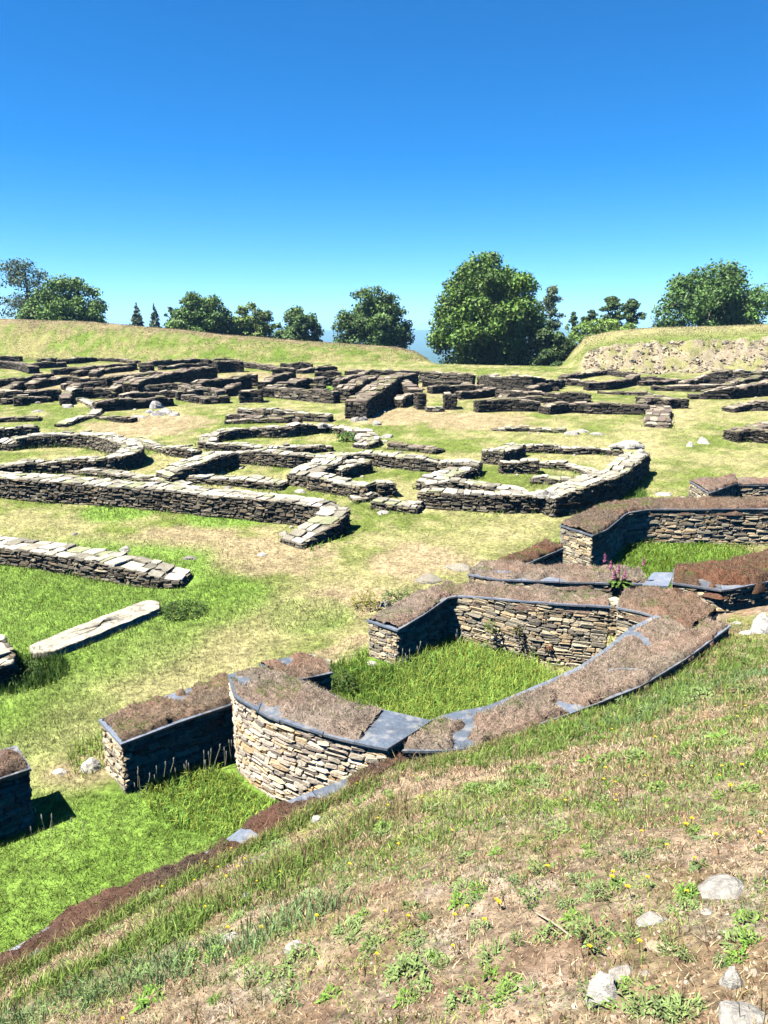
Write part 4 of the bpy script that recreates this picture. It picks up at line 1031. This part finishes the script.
# plants rooted in the sunlit wall face
def face_plant(px, py, z, s, col, label):
    p = at_z(px, py, z); 
    clump(0, 0, .07 * s, .18 * s, int(60 * s), col, label, 'wall_fern', 'fern', .06 * s, .018, pos=p, stems=False)
p_ = at_z(490, 601, .97)
for (px, py, s, col, lb) in [(491, 632, 1.0, (.10, .17, .03), 'green fern growing from the sunlit enclosure wall'), (517, 634, .8, (.14, .13, .05), 'brownish fern growing mid-way along the sunlit enclosure wall'),
                             (532, 655, .6, (.10, .15, .04), 'small green tuft low on the sunlit enclosure wall'), (549, 650, .6, (.22, .10, .05), 'reddish dry stalk on the sunlit enclosure wall'), (580, 640, .6, (.12, .15, .05), 'sparse green sprig right of the reddish stalk')]:
    t = np.interp(px, [450, 530, 580, 609], [0, 1, 1.6, 2]); top = at_z(px, np.interp(px, [450, 475, 530, 580, 609], [597, 598, 603, 606, 608]), 1.02)
    q = at_y(px, py, top[1] - .05)
    face_plant(px, py, q[2], s, col, lb)
# foxglove
pf = at_z(620, 586, 1.0)
root = empty('pink_flower_plant', pf, 'pink flowering plant with tall spikes rising between the near walls', 'flower plant')
mb = MB(); tips = []
for (a, b) in [(605, 556), (611, 563), (619, 566), (625, 572), (644, 559), (614, 572)]:
    e = at_y(a, b, pf[1] + rng.normal(0, .03)); tips.append(e); tube(mb, [pf, pf * .5 + e * .5 + [0, 0, .03], e], [.006, .005, .003], (.16, .18, .06), 5)
mb.build('stems', M_blade, root)
for e in tips:
    mb = MB(); V = []; C = []; tube(mb, [e - [0, 0, .12], e + [0, 0, .05]], [.006, .004], (.4, .2, .22), 5)
    for i in range(60):
        a = rng.uniform(0, 6.28); z = rng.uniform(-.10, .02)
        V.append(leaf_strip(e + [0, 0, z], np.array([math.cos(a), math.sin(a)]), .030 * (1 - (z + .1) * 3.2), .02, .5, None, up=.3)); C.append(np.array([.55, .16, .34]) * rng.uniform(.6, 1.3))
    mb.add(np.array(V), LF, np.array(C)); mb.build('flower_spike', M_flower, root)
mb = MB(); V = []; C = []
for i in range(60):
    a = rng.uniform(0, 6.28); r = rng.uniform(0, .1); V.append(leaf_strip(pf + [r * math.cos(a), r * math.sin(a), rng.uniform(0, .07)], np.array([math.cos(a), math.sin(a)]), .12, .04, .6, None, up=.6)); C.append(np.array([.12, .22, .04]) * rng.uniform(.6, 1.4))
mb.add(np.array(V), LF, np.array(C)); mb.build('leaves', M_blade, root)

# ------------------------------------------------------------------ rocks and slabs
ICO = None
def rock(p, sx, sy, sz, label, col=(.38, .36, .32), rot=0., group=None, name='rock', cat='rock', flat=.0, seed=None, m=None):
    I, J = 12, 18; th = np.linspace(0, math.pi, I)[:, None]; ph = (np.arange(J) * 2 * math.pi / J)[None]
    x = np.sin(th) * np.cos(ph); y = np.sin(th) * np.sin(ph); z = np.cos(th) * np.ones_like(ph)
    k = int(rng.integers(0, 999))
    planes = rng.normal(0, 1, (16, 3)); planes[:, 2] = np.abs(planes[:, 2]) * 1.0; planes /= np.linalg.norm(planes, axis=1)[:, None]
    v = np.stack([x, y, z], -1); dd = rng.uniform(.62, .95, 16)
    dots = v @ planes.T; sc = np.min(np.where(dots > .05, dd / np.maximum(dots, .05), 9), axis=-1); sc = np.minimum(sc, 1.0)
    v = v * sc[..., None]; v *= (1 + (fbm(x * 3 + k, y * 3 + z * 2, k, 3, 1.) - .5)[..., None] * .25)
    v[..., 2] = np.maximum(v[..., 2], -.35)
    v = v * np.array([sx, sy, sz]) / 2
    cr, sr = math.cos(rot), math.sin(rot); v = np.stack([v[..., 0] * cr - v[..., 1] * sr, v[..., 0] * sr + v[..., 1] * cr, v[..., 2]], -1)
    mb = MB(); mb.grid(v, np.array(col) * (1 + rng.normal(0, .06)), closed=True)
    o = mb.build(name, m or M_rock, None, smooth_=False)
    o.location = [float(q) for q in p]
    return tag(o, label, cat, group)
def rk(px, py, wpx, hpx, label, col=(.38, .36, .32), slope=False, dz=.0, group=None, depth=.8, **kw):
    p = PT(px, py + hpx * .25) if dz == 0 else P(px, py + hpx * .3, dz)
    dist = math.hypot(p[1], H - p[2]); w = wpx / FPX * dist * 1.05
    el = math.atan2(H - p[2], p[1])
    hz = hpx / FPX * dist
    sy = w * depth; sz = max((hz - sy * math.sin(el) * .6) / math.cos(el) * 1.2, w * .28)
    return rock(p + [0, 0, -sz * .08], w, sy, sz * 1.15, label, col, rot=rng.uniform(-.4, .4), group=group, **kw)
GS = 'loose stones lying on the near slope'; WH = (.42, .40, .35)
rk(653, 916, 30, 20, 'pale grey stone in the bare soil, nearest below the yellow flower', WH, group=GS)
rk(728, 884, 54, 20, 'wide lichen-spotted stone by the right edge of the slope', group=GS)
rk(660, 945, 26, 16, 'tan stone just below the pale grey one', (.5, .40, .26), group=GS)
rk(602, 986, 34, 40, 'white upright stone at the bottom of the slope', WH, group=GS)
rk(625, 970, 30, 14, 'half-buried grey stone touching the white upright stone', (.4, .36, .31), group=GS)
rk(733, 975, 22, 28, 'pale tilted stone near the bottom right corner', WH, group=GS)
rk(748, 1014, 50, 22, 'big grey stone cut by the bottom right corner', group=GS)
rk(645, 972, 12, 8, 'small brown pebble between the bottom stones', (.36, .3, .24), group=GS)
rk(707, 911, 12, 8, 'small white pebble left of the wide stone', WH, group=GS)
rk(317, 817, 14, 12, 'round white stone on the turf strip of the buried wall', WH, group=GS)
rk(285, 822, 20, 14, 'pale chip of rock beside the round white stone', WH, group=GS)
rk(247, 894, 12, 14, 'rounded pale stone among the yellow flowers', WH, group=GS)
rk(295, 944, 22, 14, 'grey stone half hidden in tufts of the lower slope', (.42, .38, .33), group=GS)
rk(232, 937, 26, 12, 'grey stone under straw stalks, lower left slope', (.42, .38, .33), group=GS)
rk(765, 622, 32, 32, 'big white boulder at the right edge above the slope', (.56, .54, .50))
rk(757, 598, 26, 10, 'flat pale block under the turf heap at the right edge', (.62, .60, .54))
rk(738, 622, 14, 8, 'small grey rock left of the white boulder', (.42, .38, .33))
rk(748, 632, 20, 7, 'flat rock in front of the white boulder', (.5, .46, .4))
rk(722, 631, 12, 9, 'little rock at the end of the broad sunk wall', (.36, .33, .29))
GM = 'loose stones on the level grass'
rk(92, 763, 24, 22, 'pale rough stone left of the straight turf-topped wall', (.56, .52, .46), group=GM)
rk(60, 770, 14, 10, 'small grey stone further left of the pale rough stone', (.5, .46, .4), group=GM)
rk(310, 655, 18, 8, 'flat white stone just behind the turf stub', WH, group=GM)
rk(330, 660, 8, 5, 'tiny white stone right of the flat white one', WH, group=GM)
rk(364, 672, 16, 12, 'flat pale stone in front of the near back wall end', (.6, .57, .5), group=GM)
rk(372, 662, 12, 7, 'pale chip on bare earth at the near back wall end', (.6, .57, .5), group=GM)
rk(384, 602, 16, 16, 'upright pale stone on the grass behind the near back wall', WH, group=GM)
rk(428, 577, 34, 7, 'low flat rock flush with the grass, left of two', (.30, .27, .21), group=GM)
rk(458, 566, 30, 7, 'low flat rock flush with the grass, right of two', (.30, .27, .21), group=GM)
rk(592, 560, 24, 12, 'cream flat stone in the gateway of the right enclosure', (.5, .46, .37), group=GM)
rock(at_z(615, 601, 1.07), .22, .30, .12, 'beige corner stone between the two slate capped walls', (.50, .45, .33), group=GM)
rk(663, 493, 20, 6, 'low pale rubble left of the small slate-lipped wall end', WH, group=GM)
rk(682, 497, 16, 6, 'low pale rubble touching the small slate-lipped wall end', WH, group=GM)
rk(703, 440, 14, 13, 'white rock on the right-hand grass, larger of a pair', (.58, .56, .51), group=GM)
rk(690, 444, 9, 8, 'white rock on the right-hand grass, smaller of a pair', (.58, .56, .51), group=GM)
rk(630, 441, 28, 12, 'large pale rock on the far corner of the right-hand house', WH, dz=.35, group=GM)
rk(614, 444, 10, 6, 'small pale rock beside the far corner of the right-hand house', WH, dz=.3, group=GM)
rk(641, 450, 14, 8, 'pale rock at the right of the far corner rocks', WH, dz=.2, group=GM)
rk(541, 490, 16, 12, 'white boulder on the near corner of the right-hand house', WH, dz=.5, group=GM)
rk(553, 492, 14, 14, 'grey boulder on the near corner of the right-hand house', dz=.45, group=GM)
rk(573, 432, 18, 8, 'grey boulder ending the line of kerb stones', group=GM)
rk(582, 430, 14, 8, 'middle boulder of three ending the kerb line', group=GM)
rk(597, 433, 16, 6, 'last pale boulder right of the kerb line', group=GM)
rk(535, 409, 12, 7, 'pale rock below the dark lone wall', group=GM)
rk(377, 422, 12, 11, 'grey boulder in front of the big diagonal wall', group=GM)
rk(363, 418, 14, 10, 'dark grey boulder under the foot of the big diagonal wall', (.3, .28, .26), group=GM)
rk(387, 435, 16, 9, 'angular boulder right of the oval house', group=GM)
rk(362, 434, 16, 10, 'boulder on the right end of the oval house', dz=.2, group=GM)
rk(355, 419, 14, 8, 'boulder left of the foot of the big diagonal wall', group=GM)
rk(323, 423, 14, 8, 'pale stone on the back rim of the oval house', WH, dz=.3, group=GM)
rk(75, 533, 9, 5, 'dark stone on the grass between the two long walls', (.25, .23, .2), group=GM)
rk(125, 547, 12, 7, 'grey stone standing on the wall at left', (.36, .34, .3), dz=.35, group=GM)
rk(190, 557, 18, 5, 'dark flat stones past the end of the left wall', (.25, .23, .2), group=GM)
rk(262, 553, 12, 7, 'white small stone at the end of the pale leg', WH, group=GM)
rk(300, 490, 14, 8, 'pale stone in front of the four-sided room', WH, group=GM)
rk(383, 512, 16, 3, 'flat pale slab in the grass below the sunken footing', WH, group=GM)
rk(68, 405, 16, 8, 'pale boulder in the far left grass', WH, group=GM)
rk(37, 411, 16, 3, 'flat dark stone in the far left grass', (.3, .28, .25), group=GM)
# small fallen stones along the feet of the ruins
cand = [(c_, w_) for c_, w_ in WALLS if 12 < c_[:, 1].mean() < 42 and abs(c_[len(c_)//2, 0]) < .5 * c_[len(c_)//2, 1]]
for i in range(80):
    c_, w_ = cand[rng.integers(0, len(cand))]; j = rng.integers(1, len(c_) - 1); t = c_[j + 1] - c_[j - 1]; t = t / (np.linalg.norm(t) + 1e-9); sg = rng.choice([-1, 1]); off = w_[j] / 2 + abs(rng.normal(.12, .2)) + .08
    q = c_[j] + np.array([-t[1], t[0]]) * sg * off; Q = np.array([q[0]]), np.array([q[1]])
    if in_wall(*Q)[0] or sdist(*Q)[0] > 0: continue
    z_ = float(terrain(*Q)[0]); a_ = rng.uniform(.10, .32)
    rock(np.array([q[0], q[1], z_ + .01]), a_, a_ * rng.uniform(.5, .9), a_ * rng.uniform(.3, .7), 'small fallen stone lying at the foot of a ruined wall', tuple(np.array([.36, .33, .27]) * rng.uniform(.6, 1.3)), rot=rng.uniform(0, 3), group='small fallen stones along the ruined walls', name='fallen_stone', cat='stone')
# outcrop
pc = P(160, 410)
root = empty('rock_outcrop', pc, 'bare grey rock outcrop on the grass at left', 'rock outcrop')
for (a, b, w, hgt) in [(157, 404, 20, 15), (166, 410, 18, 12), (150, 411, 12, 8), (175, 413, 14, 9), (138, 416, 22, 5), (158, 413, 16, 9)]:
    o = rk(a, b, w, hgt, None, (.46, .44, .42) if b < 412 else (.36, .33, .3), name='boulder', cat=None)
    loc = np.array(o.location) - pc; o.parent = root; o.location = [float(q) for q in loc]
    for k_ in ('label', 'category'):
        if k_ in o: del o[k_]
# long pale slab lying in the grass
def prism(name, poly, z0, z1, col, m, label, cat, group=None, n=14, nz=.012):
    poly = np.array(poly); mb = MB()
    q = []; 
    for i in range(len(poly)):
        a, b = poly[i], poly[(i + 1) % len(poly)]; k = max(2, int(np.linalg.norm(b - a) / .08))
        for t in np.linspace(0, 1, k, endpoint=False): q.append(a + (b - a) * t + rng.normal(0, nz, 2))
    q = np.array(q); c = q.mean(0); K = len(q)
    zb = floor_z(q[:, 0], q[:, 1])
    def ring(s, z): r = c + (q - c) * s; return np.c_[r, zb + z]
    pts = np.stack([ring(1.02, z0), ring(1., z1 - .015), ring(.985, z1), ring(.6, z1 + .01), ring(.05, z1 + .01)])
    pts[3:, :, 2] += rng.normal(0, .004, (2, K))
    mb.grid(pts, np.array(col), closed=True)
    return tag(mb.build(name, m), label, cat, group)
prism('stone_slab', [P(33, 653, .1)[:2], P(30, 646, .1)[:2], P(75, 627, .1)[:2], P(148, 600, .1)[:2], P(161, 602, .1)[:2], P(160, 609, .1)[:2], P(100, 634, .1)[:2], P(55, 651, .1)[:2]], -.1, .11, (.44, .40, .31), M_rock, 'long pale stone slab lying in the lush grass at left', 'stone slab')
# round corner of a slate-capped wall at the left edge
ribbon('rounded pale slate wall end at the left edge above dark weeds', E([(-60, 642), (-20, 636), (4, 637)], .45), E([(-60, 672), (-10, 670), (15, 656)], .45), ch=.06, ln=.2, face='grey', cap='stones', top='top', group=G1)
# blue slate slab lying on wall junction
zq = 1.03
def slab(px4, z, label):
    pts = np.array([at_z(a, b, z) for a, b in px4]); V = np.concatenate([pts, pts + [0, 0, .028]])
    mb = MB(); mb.add(V[None], [(3, 2, 1, 0), (4, 5, 6, 7), (0, 1, 5, 4), (1, 2, 6, 5), (2, 3, 7, 6), (3, 0, 4, 7)], PAL['slate'][2][None] * 1.1)
    tag(mb.build('slate_slab', M_slate), label, 'slate slab')
slab([(642, 587), (668, 588), (674, 574), (653, 574)], 1.05, 'bare blue slate slab beside the pink flowering plant')
slab([(347 + 200, 725), (573, 727), (570, 716), (550, 718)], .99, 'small bare slate showing through turf of the broad sunk wall') if False else None
# twig
p1, p2 = PT(536, 917), PT(572, 939); mb = MB(); tube(mb, [p1 + [0, 0, .02], (p1 + p2) / 2 + [0.004, 0, .018], p2 + [0, 0, .008]], [.004, .005, .003], (.45, .36, .25), 5)
tag(mb.build('twig', M_bark), 'thin bare twig lying on the brown slope', 'twig')
print('rocks ok')
# rubble on the right bank (uncountable)
mb = MB(); n = 2600; x = rng.uniform(13, 46, n); y = rng.uniform(51.0, 54.8, n); px = 384 + FPX * (x / y) / .978; k = (px > 585) & (fbm(x, y, 105, 4, 1.9) < .6); x, y = x[k], y[k]; n = len(x)
z = terrain(x, y); sz = rng.uniform(.03, .10, n) * rng.uniform(.5, 1.6, n) ** 1.5; ax = rng.normal(0, 1, (n, 3)); ax /= np.linalg.norm(ax, axis=1)[:, None]
nn = np.tile([-.1, -.75, .65], (n, 1)) + rng.normal(0, .3, (n, 3)); nn /= np.linalg.norm(nn, axis=1)[:, None]; tt = np.cross(nn, ax); tt /= np.linalg.norm(tt, axis=1)[:, None]; bb = np.cross(nn, tt)
stones(mb, np.stack([x, y, z + .02], 1), tt, bb, nn, sz, sz * rng.uniform(.4, .9, n), sz, pick('tan', n, .3) * .7, proud=.05)
tag(mb.build('rubble', M_stone), 'loose grey rubble covering the face of the right bank', 'rubble', kind='stuff')

# ------------------------------------------------------------------ trees
def leafcloud(mb, ctr, rad, n, size, col, shell=.55, nrm=None):
    """quads through ellipsoids; ctr (k,3) rad (k,3)"""
    k = len(ctr); vol = rad.prod(1) ** (2 / 3); i = rng.choice(k, n, p=vol / vol.sum())
    d = rng.normal(0, 1, (n, 3)); d /= np.linalg.norm(d, axis=1)[:, None]
    r = (shell + (1 - shell) * rng.random(n)) * (1 + rng.normal(0, .06, n))
    p = ctr[i] + d * rad[i] * r[:, None]
    nv = d * .8 + rng.normal(0, .55, (n, 3)) + [0, 0, .25]; nv /= np.linalg.norm(nv, axis=1)[:, None]
    a = np.cross(nv, rng.normal(0, 1, (n, 3))); a /= np.linalg.norm(a, axis=1)[:, None]; b = np.cross(nv, a)
    s = size * rng.uniform(.5, 1.3, n)[:, None]
    V = np.stack([p - a * s, p - b * s * .6 + a * s * .1, p + a * s, p + b * s * .6 + nv * s * .25], 1)
    lc = (1 + rng.normal(0, .16, k))[i]
    c = np.array(col)[None] * (lc * rng.uniform(.6, 1.45, n))[:, None]; c[:, 0] *= rng.uniform(.8, 1.15, n)
    mb.add(V, [(0, 1, 2, 3)], c)
def tree(pxl, pxr, pyt, pyb, Y, label, kind='round', col=(.05, .095, .022), n=9000, size=.16, group='trees along the skyline', name='broadleaf_tree', nl=46):
    T = at_y((pxl + pxr) / 2, pyt, Y); Bt = at_y((pxl + pxr) / 2, pyb, Y)
    w = (pxr - pxl) / FPX * math.hypot(Y, 0) * 1.0 * .98; cx = T[0]
    gz = float(terrain(np.array([cx]), np.array([Y]))[0]); zt = T[2]; zb = Bt[2]
    root = empty(name, (cx, Y, gz), label, 'tree', group)
    hh = zt - zb; rx = w / 2; rz = hh / 2; cz = (zt + zb) / 2; cen = np.array([cx, Y, cz])
    mb = MB()
    lean = rng.normal(0, .15, 2)
    trunkr = max(.12, w * .035); base = np.array([cx, Y, gz - .2]); topc = cen + [lean[0], lean[1], rz * .5]
    if kind == 'thin': topc = np.array([cx, Y, zt - .3])
    tube(mb, [base, base * .6 + topc * .4, topc], [trunkr * 1.3, trunkr, trunkr * .35], (.13, .11, .09), 8); 
    C = []; R = []
    if kind == 'round':
        for i in range(nl):
            d = rng.normal(0, 1, 3); d /= np.linalg.norm(d); r = rx * rng.uniform(.15, .31)
            f = (1 - .75 * r / rx) * rng.uniform(.88, 1.06) if i % 4 else rng.uniform(.2, .6)
            sx = rx if d[2] > 0 else rx * 1.02
            e = np.array([sx, sx, rz]) * f; dd = d.copy()
            if d[2] < 0: dd[:2] *= (1 + .35 * abs(d[2])); 
            if d[2] < 0: dd[2] *= .92
            c = cen + dd * e
            C.append(c); R.append([r, r, r * rng.uniform(.6, .85) * min(1.1, rz / rx + .2)])
            if i < 12: tube(mb, [base * .45 + topc * .55, (topc + c) / 2 - [0, 0, .3], c], [trunkr * .5, trunkr * .3, .03], (.13, .11, .09), 5)
        for i in range(nl // 2):
            d = rng.normal(0, 1, 3); d /= np.linalg.norm(d); f = rng.uniform(.1, .62); C.append(cen + d * np.array([rx, rx, rz]) * f); R.append([rx * .3, rx * .3, rz * .28])
    elif kind == 'pine':
        k = 0; L = 12
        for lv in range(L):
            f = lv / (L - 1); z = zb + hh * (.12 + .86 * f); rr = rx * (1 - f) ** .8 * rng.uniform(.75, 1.1) + .1
            for j in range(5 if f < .7 else 3):
                a = rng.uniform(0, 6.28); c = np.array([cx + rr * .65 * math.cos(a), Y + rr * .65 * math.sin(a), z + rng.normal(0, .12)]); C.append(c); R.append([rr * .5, rr * .5, hh * .06])
                tube(mb, [np.array([cx, Y, z - .15]), c], [.04, .015], (.13, .11, .09), 4)
    elif kind in ('airy', 'thin'):
        for i in range(nl):
            f = rng.random(); z = zb + hh * (.05 + .93 * f); rr = rx * (math.sin(math.pi * min(1, .15 + f * .8)) ** .7) * rng.uniform(.1, .95); a = rng.uniform(0, 6.28)
            c = np.array([cx + rr * math.cos(a), Y + rr * math.sin(a), z]); r = max(.25, rx * rng.uniform(.15, .38)); C.append(c); R.append([r, r, r * .6])
            if i % 2 == 0: tube(mb, [np.array([cx, Y, min(z - .5, topc[2])]), (c + np.array([cx, Y, z])) / 2 - [0, 0, .15], c], [.06, .04, .015], (.16, .14, .12), 4)
    mb.build('trunk', M_bark, root)
    mb = MB(); leafcloud(mb, np.array(C), np.array(R), int(n * (1.0 if kind == 'airy' else 1.9)), size * (.85 if kind == 'airy' else 1), np.array(col) * np.array([2.2, 2.1, 1.7]), shell=.35); mb.build('crown', M_leaf, root)
    return root
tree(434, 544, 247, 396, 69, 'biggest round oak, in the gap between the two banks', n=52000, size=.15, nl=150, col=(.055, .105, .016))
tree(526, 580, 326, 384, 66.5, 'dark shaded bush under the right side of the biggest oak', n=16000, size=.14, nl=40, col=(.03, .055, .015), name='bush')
tree(334, 411, 286, 362, 82, 'round dark oak standing alone behind the left bank', n=15000, size=.16, nl=80, col=(.045, .085, .02))
tree(664, 778, 261, 352, 78, 'broad dense oak behind the right bank', n=18000, size=.16, nl=90, col=(.05, .10, .022))
tree(166, 232, 290, 350, 84, 'leftmost of three joined oaks behind the left bank', n=10000, size=.16, nl=60)
tree(224, 276, 303, 352, 86, 'lighter middle one of three joined trees behind the left bank', n=7000, size=.16, nl=50, col=(.085, .13, .03))
tree(272, 321, 305, 356, 84, 'loose oak at the right end of the three joined trees', n=6500, size=.15, nl=50, col=(.055, .10, .03))
tree(22, 104, 276, 345, 88, 'wide bushy tree at the left before the tall eucalyptus', n=14000, size=.17, nl=80, col=(.065, .12, .025))
tree(-14, 62, 260, 335, 96, 'tall ragged eucalyptus at the left edge', 'airy', n=6500, size=.17, nl=60, col=(.055, .08, .045), name='eucalyptus_tree')
tree(164, 176, 305, 335, 90, 'thin pale sapling at the left of the three joined oaks', 'airy', n=900, size=.15, nl=14, col=(.07, .10, .05), name='young_tree')
tree(536, 568, 286, 350, 88, 'slim airy eucalyptus right of the biggest oak', 'airy', n=6200, size=.14, nl=80, col=(.075, .11, .06), name='eucalyptus_tree')
tree(128, 144, 304, 334, 100, 'left small spindly conifer behind the left bank', 'pine', n=900, size=.15, col=(.06, .09, .06), name='conifer_tree')
tree(147, 161, 306, 336, 100, 'right small spindly conifer behind the left bank', 'pine', n=900, size=.15, col=(.06, .09, .06), name='conifer_tree')
tree(566, 582, 312, 338, 92, 'smallest dark pine left of the pine clump', 'airy', n=2400, size=.14, nl=40, col=(.05, .085, .025), name='pine_tree')
tree(580, 600, 311, 340, 90, 'middle-sized dark pine beside the pine clump', 'airy', n=3000, size=.14, nl=50, col=(.04, .07, .02), name='pine_tree')
tree(598, 625, 297, 338, 86, 'tallest dark pine of the clump above the right bank', 'airy', n=5600, size=.15, nl=90, col=(.05, .085, .025), name='pine_tree')
tree(618, 646, 300, 338, 88, 'dark pine right of the tallest pine', 'airy', n=5200, size=.15, nl=80, col=(.05, .085, .03), name='pine_tree')
tree(652, 664, 312, 336, 95, 'thin sapling left of the broad right oak', 'airy', n=500, size=.13, nl=10, col=(.05, .08, .04), name='young_tree')
tree(570, 640, 318, 345, 84, 'low bright green bush at the foot of the pines', n=5000, size=.13, nl=40, col=(.09, .15, .03), name='bush')
# distant forest clumps
mb = MB(); n = 900; a = rng.uniform(-.55, .6, n); r = rng.uniform(170, 900, n) ; x = np.sin(a) * r; y = np.cos(a) * r; z = terrain(x, y)
C = np.stack([x, y, z + 4], 1); R = np.stack([rng.uniform(3, 7, n), rng.uniform(3, 7, n), rng.uniform(4, 8, n)], 1)
leafcloud(mb, C, R, 45000, 1.3, (.045, .09, .03)); tag(mb.build('far_woodland', M_leaf), 'hazy blue-green woodland far below the hill', 'woodland', kind='stuff')

# ------------------------------------------------------------------ haze
def box(name, lo, hi, m):
    V = np.array([[lo[0], lo[1], lo[2]], [hi[0], lo[1], lo[2]], [hi[0], hi[1], lo[2]], [lo[0], hi[1], lo[2]], [lo[0], lo[1], hi[2]], [hi[0], lo[1], hi[2]], [hi[0], hi[1], hi[2]], [lo[0], hi[1], hi[2]]], float)
    mb = MB(); mb.add(V[None], [(3, 2, 1, 0), (4, 5, 6, 7), (0, 1, 5, 4), (1, 2, 6, 5), (2, 3, 7, 6), (3, 0, 4, 7)], np.array([[1, 1, 1.]]))
    return mb.build(name, m)
mh = D.materials.new('haze'); mh.use_nodes = True; nt = mh.node_tree; nt.nodes.remove(nt.nodes['Principled BSDF'])
pv = nt.nodes.new('ShaderNodeVolumePrincipled'); pv.inputs['Color'].default_value = (.35, .65, 1, 1); pv.inputs['Density'].default_value = 2.2e-4; pv.inputs['Anisotropy'].default_value = .0
nt.links.new(pv.outputs[0], nt.nodes['Material Output'].inputs['Volume'])
gmin = min(v.co.z for v in D.objects['ground'].data.vertices); gmax = max(v.co.z for v in D.objects['ground'].data.vertices)
print('ground z', gmin, gmax)
o = box('haze', (-14600, -14600, gmin - 1), (14600, 14600, max(gmax, 20) + 3), mh); tag(o, kind='stuff')

# ------------------------------------------------------------------ light, sky, camera
SUN_EL = math.radians(60); SUN_H = np.array([-.92, -.37]); SUN_H /= np.linalg.norm(SUN_H)
az = math.atan2(SUN_H[0], SUN_H[1])   # clockwise from +Y
S = np.array([SUN_H[0] * math.cos(SUN_EL), SUN_H[1] * math.cos(SUN_EL), math.sin(SUN_EL)])
ld = D.lights.new('sun', 'SUN'); ld.energy = 5.0; ld.angle = math.radians(.5); ld.color = (1, .955, .88)
lo_ = D.objects.new('sun', ld); COL.objects.link(lo_)
from mathutils import Vector
lo_.rotation_euler = Vector(S).to_track_quat('Z', 'Y').to_euler()
w = D.worlds.new('World'); scene.world = w; w.use_nodes = True; nt = w.node_tree
bg = nt.nodes['Background']; sky = nt.nodes.new('ShaderNodeTexSky'); sky.sky_type = 'NISHITA'; sky.sun_disc = False
sky.sun_elevation = SUN_EL; sky.sun_rotation = az % (2 * math.pi); sky.altitude = 500; sky.air_density = .62; sky.dust_density = .2; sky.ozone_density = 2.2
hs = nt.nodes.new('ShaderNodeHueSaturation'); hs.inputs['Saturation'].default_value = 1.5; hs.inputs['Hue'].default_value = .5
nt.links.new(sky.outputs[0], hs.inputs['Color']); tm = nt.nodes.new('ShaderNodeMix'); tm.data_type = 'RGBA'; tm.blend_type = 'MULTIPLY'; tm.inputs[0].default_value = 1; tm.inputs[7].default_value = (.74, .97, 1.02, 1); nt.links.new(hs.outputs[0], tm.inputs[6]); nt.links.new(tm.outputs[2], bg.inputs['Color']); bg.inputs['Strength'].default_value = .05
cd = D.cameras.new('camera'); cam = D.objects.new('camera', cd); COL.objects.link(cam); scene.camera = cam
cam.location = (0, 0, H); cam.rotation_euler = (math.pi / 2 - PITCH, 0, 0)
cd.sensor_fit = 'VERTICAL'; cd.sensor_height = 24; cd.lens = 24 * FPX / 1024; cd.clip_start = .05; cd.clip_end = 40000
scene.view_settings.view_transform = 'Standard'; scene.view_settings.look = 'None'; scene.view_settings.exposure = 2.1; scene.view_settings.gamma = 1
scene.render.engine = 'CYCLES'
scene.cycles.volume_bounces = 0; scene.cycles.diffuse_bounces = 0
print('done', sum(len(o.data.polygons) for o in D.objects if o.type == 'MESH'))
